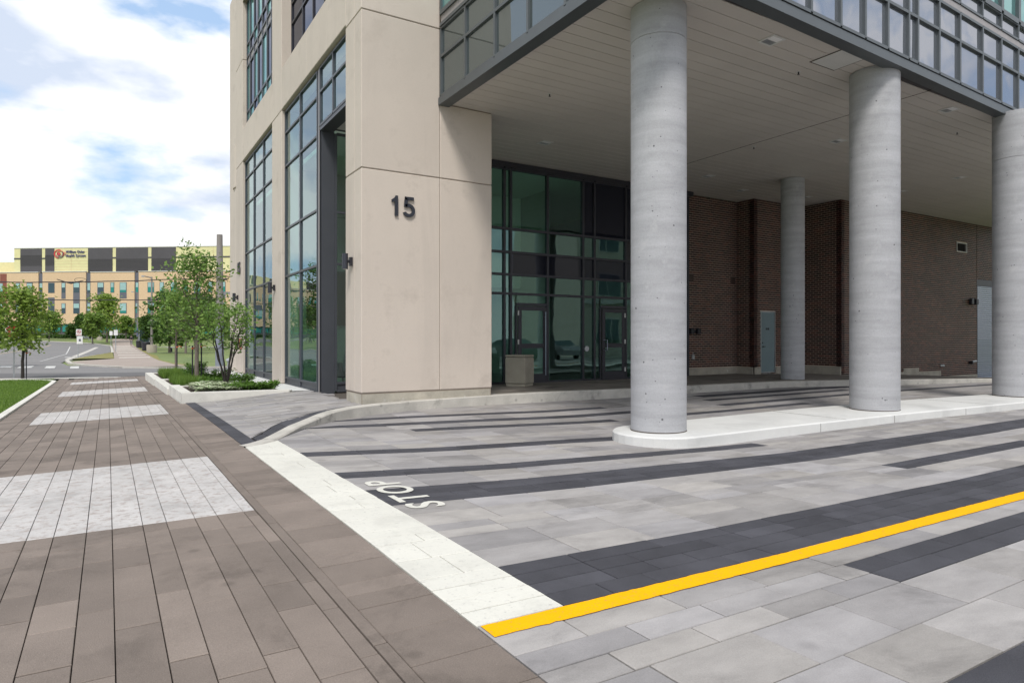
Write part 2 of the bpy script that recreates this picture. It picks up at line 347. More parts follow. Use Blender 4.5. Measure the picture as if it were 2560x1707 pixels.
    def build(s, name, mats, parent=None, **props):
        me = bpy.data.meshes.new(name); me.from_pydata(s.v, [], s.f)
        for m in (mats if isinstance(mats, (list, tuple)) else [mats]): me.materials.append(m)
        me.polygons.foreach_set('material_index', s.m); me.polygons.foreach_set('use_smooth', s.sm)
        a = me.attributes.new('tone', 'FLOAT', 'POINT'); a.data.foreach_set('value', s.t)
        me.update()
        return link(name, me, parent, **props)

def link(name, me, parent=None, **props):
    o = bpy.data.objects.new(name, me); COL.objects.link(o)
    if parent is not None: o.parent = parent
    for k, v in props.items(): o[k] = v
    return o
def thing(name, label, cat, loc=(0, 0, 0), rz=0, group=None):
    o = bpy.data.objects.new(name, None); COL.objects.link(o); o.empty_display_size = .2
    o.location = loc; o.rotation_euler = (0, 0, rz); o['label'] = label; o['category'] = cat
    if group: o['group'] = group
    return o
def copy_thing(o, loc, rz=None, scale=None, label=None):
    r = o.copy(); COL.objects.link(r); r.location = loc
    if rz is not None: r.rotation_euler = (0, 0, rz)
    if scale: r.scale = (scale,) * 3
    if label: r['label'] = label
    for ch in list(o.children):
        c = ch.copy(); COL.objects.link(c); c.parent = r
        for g2 in list(ch.children):
            d = g2.copy(); COL.objects.link(d); d.parent = c
    return r

# ------------------------------------------------------------------ ground shape
def I(x, xs, ys):
    if x <= xs[0]: return ys[0]
    for i in range(1, len(xs)):
        if x <= xs[i]: return ys[i - 1] + (ys[i] - ys[i - 1]) * (x - xs[i - 1]) / (xs[i] - xs[i - 1])
    return ys[-1]
def ss(a, b, x):
    t = min(1, max(0, (x - a) / (b - a))); return t * t * (3 - 2 * t)
GY = [5, 32, 45, 95, 125, 140, 155, 170, 200]
def gs(y): return I(y, GY, [0, -.3, -.3, 0, .27, .7, 1.25, 1.5, 1.6])
def gside(x, y): return gs(y) + .033 * ss(3, 14, y) * (1 - ss(30, 45, y)) * min(1.6, max(-1.9, x))
def g(x, y):
    w = 1 - ss(1.6, 6, x) * (1 - ss(20, 30, y))
    q = I(x, [1.6, 4, 8, 13, 18], [0, .6, 1, .45, .1]); p = I(y, [1, 7, 10, 14, 20], [.1, 1, 1, .3, 0])
    return gside(x, y) * w - .16 * q * p
def gp(x, y):      # raised walk by the building
    a = gside(x, y)
    b = I(x, [0, 6, 9, 21, 25, 28, 35, 60], [.09, .10, .13, .13, .07, -.03, -.36, -.4])
    return a + (b - a) * ss(1.7, 4.2, x)
KX = [1.58, 1.83, 2.07, 2.7, 3.5, 4.1, 4.75, 5.6, 6.53, 8, 9.4, 11, 14.5, 17.2, 19.2, 21, 24, 30, 60]
KY = [9.45, 9.66, 9.95, 11.1, 12.04, 12.42, 12.7, 12.95, 13.08, 13.12, 13.0, 12.8, 12.7, 12.62, 12.0, 11.3, 10.7, 10.2, 10]
def yk(x): return I(x, KX, KY)

def ribbon(name, ys, fl, fr, zf, mat, nx=2, along='y', parent=None, **kw):
    """sheet between two boundaries, following the ground"""
    b = MB(); rows = []
    for y in ys:
        a, c = fl(y), fr(y); row = []
        for i in range(nx + 1):
            u = a + (c - a) * i / nx
            x_, y_ = (u, y) if along == 'y' else (y, u)
            row.append((x_, y_, zf(x_, y_)))
        rows.append(row)
    vv = [p for r in rows for p in r]; n = nx + 1
    ff = [(j * n + i, j * n + i + 1, (j + 1) * n + i + 1, (j + 1) * n + i) for j in range(len(ys) - 1) for i in range(nx)]
    if along != 'y': ff = [tuple(reversed(f)) for f in ff]
    b.add(vv, ff); return b.build(name, mat, parent, **kw)
def frange(a, b, st):
    n = max(1, int(round((b - a) / st))); return [a + (b - a) * i / n for i in range(n + 1)]

YG = [-300, -100, -40, -10, 5, 15, 25, 32, 36, 40, 45, 60, 80, 95, 110, 125, 132, 140, 148, 155, 170, 200, 300, 600, 1500, 4000]
ribbon('ground', YG, lambda y: -3000, lambda y: 3000, lambda x, y: gs(y) - .5 if y < 34 else gs(y) - .08, M['grass'], 1, kind='structure')
# lawn left of the walk
ribbon('lawn', frange(-6, 35.6, 1.5), lambda y: -30, lambda y: -1.96 if y < 33.6 else -1.96 - (y - 33.6) * 1.1, lambda x, y: gside(x, y) + .0, M['grass'], 6, kind='structure')
# cross street and the road turning off it
near = lambda x: 35.75 - .3 * x if x < 1.6 else 35.3
far_e = lambda x: I(x, [-60, -14, -4, -2.9, -2.2, -1.4, .8, 3.5, 60], [66, 62, 58.2, 57.5, 51.4, 50.8, 46.0, 43.9, 36.5 + 4])
ribbon('cross_street', frange(-60, -4, 4) + [-2.9, -2.2, -1.4, -.3, .8, 2, 3.5, 10, 30, 60], near, far_e, lambda x, y: gs(y) - .04, M['asphalt'], 8, along='x', kind='structure')
def rxr(y): return I(y, [55, 63, 83, 125, 138, 150, 160], [-2.8, -2.64, .3, .3, -2.7, -12, -28])
def rxl(y): return I(y, [55, 62, 100, 120, 138, 150, 160], [-16, -14, -11.6, -12.5, -16, -28, -50])
ribbon('road', frange(57, 160, 4), rxl, rxr, lambda x, y: gs(y) - .036, M['asphalt'], 3, kind='structure')
ribbon('dark_road_patch', frange(-30, 3.4, 3), lambda x: near(x) + .6, lambda x: near(x) + 4.6 - .1 * x, lambda x, y: gs(y) - .032, M['asphalt2'], 2, along='x', kind='structure')
ribbon('concrete_gutter', frange(-14, 1.5, 1.5), lambda x: near(x) - .9, lambda x: near(x) + .02, lambda x, y: gs(y) - .028, M['cpath'], 1, along='x', kind='structure')
for i, (a, c, y0, y1) in enumerate([(-5.65, -5.0, 49.9, 52.4), (-4.6, -3.9, 48.8, 51.9), (-3.2, -2.7, 47.8, 50.8), (-1.9, -1.45, 46.8, 49.7), (-7.6, -6.9, 51.2, 53.8)]):
    ribbon('crossing_stripe', [y0, (y0 + y1) / 2, y1], lambda y: a - (y - y0) * .03, lambda y: c - (y - y0) * .03, lambda x, y: gs(y) - .028, M['rpaint'], 1, kind='structure')
ribbon('lane_line', frange(60, 120, 5), lambda y: I(y, [60, 80, 120], [-4.3, -3.6, -4.9]), lambda y: I(y, [60, 80, 120], [-4.22, -3.5, -4.78]), lambda x, y: gs(y) - .03, M['rpaint'], 1, kind='structure')
ribbon('lay_by_line', frange(64, 115, 5), lambda y: I(y, [64, 115], [-2.95, -1.6]), lambda y: I(y, [64, 115], [-2.45, -1.1]), lambda x, y: gs(y) - .03, M['cpath'], 1, kind='structure')
ribbon('centre_line', frange(58, 130, 6), lambda y: I(y, [58, 130], [-10.2, -7.9]), lambda y: I(y, [58, 130], [-10.0, -7.7]), lambda x, y: gs(y) - .03, pmat('faded_yellow', (.42, .33, .2), .8), 1, kind='structure')
ribbon('turn_arrow_mark', [69, 69.6, 70.2], lambda y: -3.2, lambda y: -2.3, lambda x, y: gs(y) - .03, M['rpaint'], 1, kind='structure')
# far path with its painted bars
pl_ = lambda y: I(y, [44, 50.8, 57, 62, 84, 144, 170], [1.6, -1.4, -2.3, .45, .55, .75, .9])
pr_ = lambda y: I(y, [43, 45.5, 48, 57, 62, 100, 170], [6, 5.2, 3.8, 3.3, 3.25, 3.5, 3.9])
ribbon('far_path', [46, 47.5, 49, 50.8, 53, 57, 61.9, 62, 70, 80, 90, 95, 110, 125, 132, 140, 150, 160], pl_, pr_, lambda x, y: gs(y) + .03, M['path'], 3, kind='structure')
for i, y in enumerate([63.8, 71.2, 78.6, 85.4, 92, 99, 106, 113, 120]):
    ribbon('path_bar', [y, y + 1.2 + i * .1], lambda q: .82, lambda q: 3.1, lambda x, q: gs(q) + .036, M['rpaint2'], 1, kind='structure')
ribbon('dry_verge', frange(62.2, 82, 3), lambda y: I(y, [62, 82], [-2.5, .2]), lambda y: .44, lambda x, y: gs(y) + .05, M['drygrass'], 2, kind='structure')
ribbon('dry_grass_edge', frange(46, 125, 5), lambda y: pr_(y), lambda y: pr_(y) + .5 + .2 * math.sin(y), lambda x, y: gs(y) - .03, M['drygrass'], 1, kind='structure')
ribbon('dry_grass_strip', frange(104, 126, 5), lambda y: .32, lambda y: .5, lambda x, y: gs(y) + .02, M['drygrass'], 1, kind='structure')
ribbon('park_footpath', frange(6, 60, 5), lambda x: 118 - .5 * x, lambda x: 120 - .5 * x, lambda x, y: gs(y) - .04, M['cpath'], 1, along='x', kind='structure')
def kerb_line(name, pts, w, h, mat, seg=None, zf=None):
    b = MB()
    for (a, c) in zip(pts[:-1], pts[1:]):
        d = Vector((c[0] - a[0], c[1] - a[1])); n_ = Vector((-d.y, d.x)).normalized() * w
        P = [(a[0], a[1]), (c[0], c[1]), (c[0] + n_.x, c[1] + n_.y), (a[0] + n_.x, a[1] + n_.y)]
        zz = [zf(*p) for p in P]
        b.add([(p[0], p[1], z - .15) for p, z in zip(P, zz)] + [(p[0], p[1], z + h) for p, z in zip(P, zz)],
              [(4, 5, 6, 7), (0, 1, 5, 4), (1, 2, 6, 5), (2, 3, 7, 6), (3, 0, 4, 7)])
    return b.build(name, mat, None, kind='structure')
gz = lambda x, y: gs(y)
kerb_line('street_kerb', [(60, 40.4), (3.5, 43.8), (.8, 45.9), (-1.4, 50.7), (-2.3, 54), (-2.75, 60), (-2.6, 62.2), (.33, 83), (.35, 104), (.33, 125), (-2.7, 138), (-12, 150)], -.25, .05, M['cpath'], zf=gz)
kerb_line('far_kerb', [(-14.1, 62), (-11.7, 100), (-12.6, 120), (-16, 138)], .3, .05, M['cpath'], zf=gz)
kerb_line('lawn_kerb', [(-1.82, y) for y in frange(8, 33.4, 2.54)] + [(-2.1, 34.3), (-2.7, 35.1), (-4, 35.9), (-12, 38.6)], .15, .045, M['planter'], zf=gside)

# ------------------------------------------------------------------ paving, piece by piece
PAV = {}     # surface name -> list of (poly, ztop fn, tone, material key)
def paver_mesh(b, P, zf, tone, mi, dep=.05, bev=.004):
    n = len(P); cx = sum(p[0] for p in P) / n; cy = sum(p[1] for p in P) / n
    tilt = (rnd.random() - .5) * .0035; 
    ins = []
    for p in P:
        dx, dy = cx - p[0], cy - p[1]; L = math.hypot(dx, dy) or 1
        ins.append((p[0] + dx / L * bev * 1.6, p[1] + dy / L * bev * 1.6))
    zt = [zf(*p) + tilt for p in P]
    vv = [(q[0], q[1], z) for q, z in zip(ins, zt)] + [(p[0], p[1], z - bev) for p, z in zip(P, zt)] + [(p[0], p[1], z - dep) for p, z in zip(P, zt)]
    ff = [tuple(range(n))] + [(n + i, n + (i + 1) % n, (i + 1) % n, i) for i in range(n)] + [(2 * n + i, 2 * n + (i + 1) % n, n + (i + 1) % n, n + i) for i in range(n)]
    b.add(vv, ff, mi, tone)
def lay(surface, bed, pieces, labels):
    """the 300 pieces that show largest become parts, the rest one part"""
    sc = []
    for pc in pieces:
        P = pc[0]; x = sum(p[0] for p in P) / len(P); y = sum(p[1] for p in P) / len(P)
        ar = abs(sum(P[i][0] * P[(i + 1) % len(P)][1] - P[(i + 1) % len(P)][0] * P[i][1] for i in range(len(P)))) / 2
        d = depth_of(x, y); sc.append((ar / d ** 3 if in_view(x, y, 1.05) and d > 2.2 else 0, pc))
    sc.sort(key=lambda q: -q[0])
    for w, (P, zf, tone, mk, nm) in sc[:300]:
        b = MB(); paver_mesh(b, P, zf, tone, 0)
        o = b.build(nm, M[mk], bed)
        if mk in labels: o['label'] = labels[mk]
    rest = sc[300:]
    if rest:
        b = MB(); keys = sorted({r[1][3] for r in rest})
        for w, (P, zf, tone, mk, nm) in rest: paver_mesh(b, P, zf, tone, keys.index(mk))
        b.build('pavers', [M[k] for k in keys], bed, kind='stuff', label='far and smaller pavers of the same paving')
R = lambda x0, x1, y0, y1, j=.0022: [(x0 + j, y0 + .0032), (x1 - j, y0 + .0032), (x1 - j, y1 - .0032), (x0 + j, y1 - .0032)]
def T(): return rnd.random()

# sidewalk
side_bed = ribbon('sidewalk', frange(-4, 35, 1.0) + [35.6], lambda y: -1.82, lambda y: 1.58 if y < 17.55 else 1.47, lambda x, y: gside(x, y) - .04, M['sand'], 8, kind='structure')
pcs = []
cols = [-1.45]
k = 0
while cols[-1] < 1.06:
    cols.append(round(cols[-1] + (.205, .165)[k % 2], 3)); k += 1
cols[-1] = 1.066
def yend(x): return near(x) - .92
BARS = [(5.93, 9.05), (15.07, 17.7), (23.2, 25.75), (30.5, 32.2)]
for c0, c1 in zip(cols[:-1], cols[1:]):
    y = -3.0 + rnd.random() * .5
    brk = sorted([b_ for B in BARS for b_ in B])
    while y < 34.4:
        L = rnd.choice((.41, .46, .62, .82, .92)); y1 = y + L
        for b_ in brk:
            if y < b_ - .02 and y1 > b_ - .12: y1 = b_; break
        inb = any(B[0] - .01 <= y and y1 <= B[1] + .01 for B in BARS) and c0 > -1.44
        y1 = min(y1, yend(c0))
        if y1 - y > .03: pcs.append((R(c0, c1, y, y1), gside, T(), 'white' if inb else 'brown', 'paver'))
        y = y1
        if y >= yend(c0) - .05: break
y = -3.0
while y < 34.5:      # right border laid across, with a narrow strip beside it
    h = rnd.choice((.36, .36, .20)); y1 = min(y + h, yend(1.2))
    xr = 1.582 if y1 < 17.5 else 1.468
    pcs.append((R(1.142, xr, y, y1), gside, T(), 'brown', 'paver')); y = y1
    if y >= yend(1.2) - .01: break
y = -3.0
while y < 34.3:
    y1 = min(y + 1.2, yend(1.1)); pcs.append((R(1.069, 1.139, y, y1), lambda a, b: gside(a, b) + .004, .15 + .3 * T(), 'brown', 'edge_strip')); y = y1
y = -3.0
while y < 35:
    h = rnd.choice((.36, .36, .20)); y1 = min(y + h, yend(-1.6))
    pcs.append((R(-1.815, -1.453, y, y1), gside, T(), 'brown', 'paver')); y = y1
    if y >= yend(-1.6) - .01: break
lay('sidewalk', side_bed, pcs, {'white': 'paver under worn white crosswalk paint'})

# driveway: rows run from the walk to the right, fanning slightly
def kk(s_): return min(.1, .02 * max(0, s_ - 3))
def phi(x): return (x - 2) if x < 12 else 10 + (x - 12) * .4
def fan(x, s_): return s_ - kk(s_) * phi(x)
drive_bed = ribbon('driveway', frange(1.6, 8, .4) + frange(8.8, 32, 1.6), lambda x: -4, lambda x: yk(x) + .1, lambda x, y: g(x, y) - .04, M['sand2'], 22, along='x', kind='structure')
rows = []          # (s0, s1, list of (x0, x1) dark spans)
s_ = -3.0
while s_ < 1.4 - .01: rows.append([s_, s_ + .3667, []]); s_ += .3667
s_ = 1.4333
rows[-1][1] = s_
rows[-1][2] = [(3.05, 9)]; rows[-2][2] = [(3.05, 9)]
for a, b_, dk in [(1.4333, 1.8067, []), (1.8067, 2.19, []), (2.19, 2.377, [(4.12, 40)]), (2.377, 2.565, [(4.12, 40)]), (2.565, 2.93, []),
                  (2.93, 3.11, [(0, 40)]), (3.11, 3.29, [(0, 40)]), (3.29, 3.47, [(0, 40)]), (3.47, 3.655, [(0, 40)]),
                  (3.655, 4.02, []), (4.02, 4.39, []), (4.39, 4.575, [(8.1, 11.6)]), (4.575, 4.76, [(8.1, 11.6)]), (4.76, 5.13, []), (5.13, 5.5, []),
                  (5.5, 5.68, [(0, 40)]), (5.68, 5.86, [(0, 40)]), (5.86, 6.04, [(0, 40)]), (6.04, 6.22, [(0, 40)]), (6.22, 6.56, []), (6.56, 6.88, []),
                  (6.88, 7.06, [(0, 8.4)]), (7.06, 7.25, [(0, 8.4)]), (7.25, 7.64, []), (7.64, 8.04, []), (8.04, 8.43, []),
                  (8.43, 8.61, [(0, 9.0), (12, 16)]), (8.61, 8.8, [(0, 9.0), (12, 16)]), (8.8, 9.22, []), (9.22, 9.64, [(11, 40)]), (9.64, 10.06, []), (10.06, 10.49, []),
                  (10.49, 10.79, [(4.4, 8.5), (10, 14)]), (10.79, 11.27, []), (11.27, 11.6, [(0, 10.5), (12, 40)]), (11.6, 12.15, []), (12.15, 12.45, [(0, 9.5), (12.5, 18)]), (12.45, 12.85, []), (12.85, 13.3, [(13, 40)]), (13.3, 13.8, []), (13.8, 14.4, [])]:
    rows.append([a, b_, dk])
pcs = []; stops = []
for ri, (a, b_, dk) in enumerate(rows):
    narrow = (b_ - a) < .25
    x = 1.585; off = rnd.random() * .5
    first = True
    while x < 31:
        isd = any(d0 <= x + .02 < d1 for d0, d1 in dk)
        L = rnd.choice((.36, .54, .72)) if narrow and isd else (.68 if not narrow else .54)
        if x > 16: L *= 2
        if first: L = .25 + off; first = False
        x1 = x + L
        for d0, d1 in dk:
            for e in (d0, d1):
                if x < e - .02 and x1 > e - .1: x1 = e
        if a >= 2.93 and x < 2.13 - .02 and x1 > 2.13 - .15: x1 = 2.13
        x1 = min(x1, 31)
        P = [(x + .004, fan(x, a) + .004), (x1 - .004, fan(x1, a) + .004), (x1 - .004, fan(x1, b_) - .004), (x + .004, fan(x, b_) - .004)]
        lim = [yk(p[0]) + .03 for p in P]
        if P[0][1] < lim[0] - .03 or P[1][1] < lim[1] - .03:
            P = [(p[0], min(p[1], l)) for p, l in zip(P, lim)]
            mid = ((x + x1) / 2, (fan(x, a) + fan(x, b_)) / 2)
            isl = 6.7 < mid[0] < 30 and 7.1 < mid[1] < 7.6
            painted = a >= 2.92 and x1 <= 2.14 and x < 2.12
            if not isl:
                mk = 'stop' if painted else ('dark' if isd else 'grey')
                (stops if painted else pcs).append((P, g, T(), mk, 'paver'))
        x = x1
lay('driveway', drive_bed, pcs, {'dark': 'charcoal paver'})
stop_bed = ribbon('stop_line', frange(2.93, 9.4, .4), lambda y: 1.59, lambda y: 2.125, lambda x, y: g(x, y) - .03, M['sand'], 2, kind='structure')
for (P, zf, tone, mk, nm) in stops:
    b = MB(); paver_mesh(b, P, lambda x, y: g(x, y) + .002, tone, 0, bev=.003); b.build('painted_paver', M['stop'], stop_bed)
_yr = random.Random(3)
yl = ribbon('yellow_line', frange(1.60, 12, .04) + frange(12.3, 31, .5), lambda x: 2.762 + .006 * _yr.random() + .012 * (x < 2.0) * _yr.random(), lambda x: 2.915 - .006 * _yr.random(), lambda x, y: g(x, y) + .0055, M['yellow'], 1, along='x', kind='structure')

# kerb at the building side: sections with joints
kb = MB(); kxs = [1.62]
while kxs[-1] < 31: kxs.append(kxs[-1] + (.22 if kxs[-1] < 9 else .6))
kerb_root = None
secs = [[]]; acc = 0
for i in range(len(kxs) - 1):
    L = math.hypot(kxs[i + 1] - kxs[i], yk(kxs[i + 1]) - yk(kxs[i])); secs[-1].append(i); acc += L
    if acc > 2.3: secs.append([]); acc = 0
def kerb_top(x, y): return max(gp(x, y), g(x, y) + .002) + .003 + .035 * ss(2.4, 3.6, x)
kerb_root = bpy.data.objects.new('kerb', None); COL.objects.link(kerb_root); kerb_root['kind'] = 'structure'
for sec in secs:
    if not sec: continue
    b = MB()
    for i in sec:
        for (xa, xb) in ((kxs[i] + (.004 if i == sec[0] else 0), kxs[i + 1]),):
            pa, pb = (xa, yk(xa)), (xb, yk(xb))
            def nrm(x): 
                d = (yk(x + .15) - yk(x - .15)) / .3; L = math.hypot(1, d); return (-d / L, 1 / L)
            na, nb_ = nrm(xa), nrm(xb); W = .2
            qa, qb = (pa[0] + na[0] * W, pa[1] + na[1] * W), (pb[0] + nb_[0] * W, pb[1] + nb_[1] * W)
            za, zb_ = kerb_top(*qa), kerb_top(*qb); e = .025
            ga, gb = g(*pa) - .1, g(*pb) - .1
            ea, eb = (pa[0] + na[0] * e, pa[1] + na[1] * e), (pb[0] + nb_[0] * e, pb[1] + nb_[1] * e)
            b.add([(*pa, ga), (*pb, gb), (*pb, zb_ - e * .8), (*pa, za - e * .8), (*ea, za), (*eb, zb_), (*qb, zb_), (*qa, za), (*qa, ga), (*qb, gb)],
                  [(0, 1, 2, 3), (3, 2, 5, 4), (4, 5, 6, 7), (7, 6, 9, 8)], 0, .5)
    b.build('kerb_stone', M['kerb'], kerb_root)

# raised walk paving beyond the kerb
def yk2(x):
    return yk(x) + .2 * math.hypot(1, (yk(x + .15) - yk(x - .15)) / .3)
walk_bed = ribbon('entrance_walk', [1.56, 1.7, 1.9] + frange(2.2, 9, .5) + frange(10, 44, 2), lambda x: yk2(x) - .02 if x > 1.7 else 9.8, lambda x: 17.55 if x < 4.5 else 17.3, lambda x, y: gp(x, y) - .04, M['sand'], 10, along='x', kind='structure')
pcs = []
y = 9.75
j = 0
while y < 17.5:       # charcoal edge along the sidewalk
    pcs.append((R(1.585, 1.80, y + .0, min(y + .4, 17.5)), gp, T(), 'dark', 'paver')); y += .4
for i in range(len(kxs) - 1):      # charcoal edge along the kerb
    xa, xb = kxs[i], kxs[i + 1]
    if xa < 1.8 or xa > 12: continue
    w = .27 * math.hypot(1, (yk(xa + .15) - yk(xa - .15)) / .3)
    pcs.append(([(xa + .002, yk2(xa) + .003), (xb - .002, yk2(xb) + .003), (xb - .002, yk2(xb) + w), (xa + .002, yk2(xa) + w)], gp, T(), 'dark', 'paver'))
y = 9.9; r_ = 0
while y < 17.4:
    x = 1.803 + (r_ % 3) * .12
    x0 = 1.803
    hh = (.2, .3, .25)[r_ % 3]; y1 = min(y + hh, 17.5)
    while x0 < 43:
        x1 = x0 + (rnd.choice((.3, .4, .5)) if x0 < 9 else 1.2)
        w = lambda q: yk2(q) + (.29 * math.hypot(1, (yk(q + .15) - yk(q - .15)) / .3) if q < 12 else .01)
        la, lb = w(x0), w(x1)
        if y1 > min(la, lb) + .03:
            P = [(x0 + .003, max(y, la) + .003), (x1 - .003, max(y, lb) + .003), (x1 - .003, max(y1, lb + .004) - .003), (x0 + .003, max(y1, la + .004) - .003)]
            inside = (4.4 < x0 and x1 < 7.6 and y > 13.3)
            if not inside and not (x0 > 23.2 and y > 14.6): pcs.append((P, gp, T(), 'grey' if x0 < 7.8 else 'walk', 'paver'))  # right of the pier the pavers take the painted-in overhang shade
        x0 = x1
    y = y1; r_ += 1
lay('walk', walk_bed, pcs, {'dark': 'charcoal edging paver'})
ribbon('light_concrete_strip', frange(17.5, 36, 1.5), lambda y: I(y, [17.5, 18.5, 29, 36], [3.95, 3.9, 3.5, 3.5]), lambda y: 4.62 if y < 28.6 else 7, lambda x, y: gp(x, y) if y < 30 else gp(x, y) + (gside(x, y) - gp(x, y)) * ss(30, 34, y), M['island'], 4, kind='structure')

# traffic island
ib = MB(); out_pts = []
def isl_front(x): return I(x, [6.9, 9, 12.8, 16.4, 31], [6.84, 6.82, 6.56, 6.22, 5.2])
def isl_back(x): return I(x, [6.9, 11.5, 14.8, 18, 31], [8.35, 8.2, 7.9, 7.4, 6.4])
island = thing('traffic_island', 'long pale concrete kerbed island carrying the row of round columns beside the driveway', 'traffic island', (12, 7, 0))
n_a = 14; c0 = ((isl_front(7.35) + isl_back(7.35)) / 2); rr = (isl_back(7.35) - isl_front(7.35)) / 2
loop = [(7.35 - rr * math.sin(math.pi * k / n_a) * .95, c0 - rr * math.cos(math.pi * k / n_a)) for k in range(1, n_a)]
fx = frange(7.35, 31, 1.0)
front = [(x, isl_front(x)) for x in fx]; back = [(x, isl_back(x)) for x in fx]
poly = list(reversed(front)) + loop + back
def itop(x, y): return I(x, [6, 8.4, 12.6, 17.5, 31], [.005, 0.02, .075, .13, .2])
nP = len(poly); cen = (16, 7.1)
def insetp(i, d):
    p, a, c = poly[i], poly[i - 1] if i else poly[0], poly[(i + 1) % nP] if i < nP - 1 else poly[-1]
    tx, ty = c[0] - a[0], c[1] - a[1]; L = math.hypot(tx, ty) or 1
    return (p[0] + ty / L * d, p[1] - tx / L * d)
vv = []
for i, p in enumerate(poly): vv.append((p[0], p[1], g(*p) - .12))
for i, p in enumerate(poly): vv.append((p[0], p[1], itop(*p) - .022))
for i, p in enumerate(poly): q = insetp(i, .022); vv.append((q[0], q[1], itop(*p)))
ff = []
for i in range(nP - 1):
    ff.append((i, i + 1, nP + i + 1, nP + i)); ff.append((nP + i, nP + i + 1, 2 * nP + i + 1, 2 * nP + i))
m_ = len(front); 
ff = [tuple(reversed(f)) for f in ff]
# top: bridge front and back columns of verts
for i in range(m_ - 1):
    fa, fb = 2 * nP + m_ - 1 - i, 2 * nP + m_ - 2 - i
    ba, bb = 2 * nP + m_ + len(loop) + i, 2 * nP + m_ + len(loop) + i + 1
    ff.append((fa, fb, bb, ba))
ff.append(tuple([2 * nP + m_ - 1 + k for k in range(len(loop) + 2)]))
ib.add([(a - 12, b_ - 7, c) for a, b_, c in vv], ff)
o = ib.build('slab', M['island'], island)
jb = MB()
for x in (10.9, 15.4, 20):
    jb = MB(); jb.box(x, x + .012, isl_front(x) + .03, isl_back(x) - .03, itop(x, 0) - .03, itop(x, 0) + .0015, fr=lambda a, b_, c: (a - 12, b_ - 7, c)); jb.build('control_joint', M['sand'], island)
for x in (6.95, 8.6, 10.2, 12.2, 14.4, 16.5, 18.7):
    jb = MB()
    if x > 7.3: jb.box(x, x + .008, isl_front(x) - .002, isl_front(x) + .02, g(x, 6.8) - .02, itop(x, 0) - .02, fr=lambda a, b_, c: (a - 12, b_ - 7, c)); jb.build('control_joint', M['sand'], island)

# round concrete columns
def column(x, y, z, r, top, label, jz):
    t = thing('concrete_column', label, 'column', (x, y, z), group='round concrete columns under the overhang')
    h = top - z
    b = MB(); zc = jz - z
    for pr_ in ([(r, 0), (r, zc - .01)], [(r, zc - .01), (r - .008, zc)], [(r - .008, zc), (r + .003, zc + .006)], [(r + .003, zc + .006), (r + .003, h)]):
        n_ = 72; vv_ = [(R_ * math.cos(2 * math.pi * k / n_), R_ * math.sin(2 * math.pi * k / n_), Z_) for R_, Z_ in pr_ for k in range(n_)]
        b.add(vv_, [(k, (k + 1) % n_, n_ + (k + 1) % n_, n_ + k) for k in range(n_)], 0, .5, True)
    b.build('shaft', M['round'], t)
    c = MB(); c.lathe([(r + .006, 0.0), (r + .006, .012), (r + .002, .016)], (0, 0, .001), 48); c.build('sealant_ring', M['sand'], t)
    return t
column(7.39, 7.65, .012, .43, 6.60, 'nearest round concrete column, cut by the top edge, on the rounded end of the island', 6.07)
column(12.75, 7.28, .072, .44, 6.60, 'second round concrete column along the island, its top meeting the soffit beside the access panel', 6.58)
column(17.85, 6.9, .13, .45, 6.60, 'round concrete column at the right edge of the view with a dark ring joint near its top', 5.55)
column(18.95, 13.5, .12, .36, 6.60, 'slimmer round concrete column standing on the rear walk before the brick wall', 6.0)

# painted word on the driveway
def text_parts(word, size, loc_fn, mat, parent, names, ext=.004, sp=1.0, each=True, bevel=0.0):
    """letters as meshes; loc_fn maps (x, y, z) of the text plane into the parent's space"""
    x = 0; res = []
    for ch_ in ([*word] if each else [word]):
        if ch_ == ' ': x += size * .35; continue
        cu = bpy.data.curves.new('letters', 'FONT'); cu.body = ch_; cu.size = size; cu.extrude = ext; cu.resolution_u = 6; cu.offset = bevel
        tmp = bpy.data.objects.new('letters', cu); COL.objects.link(tmp)
        dg = bpy.context.evaluated_depsgraph_get(); me = bpy.data.meshes.new_from_object(tmp.evaluated_get(dg))
        COL.objects.unlink(tmp); bpy.data.objects.remove(tmp)
        xs = [v.co.x for v in me.vertices]; wdt = max(xs) - min(xs)
        for v in me.vertices: v.co = Vector(loc_fn(v.co.x + x - min(xs), v.co.y, v.co.z))
        me.materials.clear(); me.materials.append(mat)
        o_ = link(names, me, parent); res.append(o_)
        x += (wdt + size * .13) * sp
    return res
stopword = bpy.data.objects.new('stop_lettering', None); COL.objects.link(stopword); stopword['kind'] = 'structure'
text_parts('STOP', .50, lambda a, b_, c: (2.56 - b_ * .95, 5.28 + a * .98, g(2.56 - b_ * .95, 5.28 + a * .98) + .006 + c * .3), M['stop'], stopword, 'letter', ext=.002, sp=1.0, bevel=.010)

# ------------------------------------------------------------------ precast building on the left
FX, PY, XR = 4.43, 13.15, 4.57
bld = thing('office_building', 'beige precast concrete office building with tall grey-framed windows and a square corner pier', 'building', (FX, PY, 0))
def panel(x0, x1, y0, y1, z0, z1, nm='wall_panel', mk='precast', **kw):
    b = MB(); b.box(x0 + .004, x1 - .004, y0 + .004, y1 - .004, z0 + .01, z1 - .01, bev=.012, tone=rnd.random()); return b.W(nm, M[mk], bld, **kw)
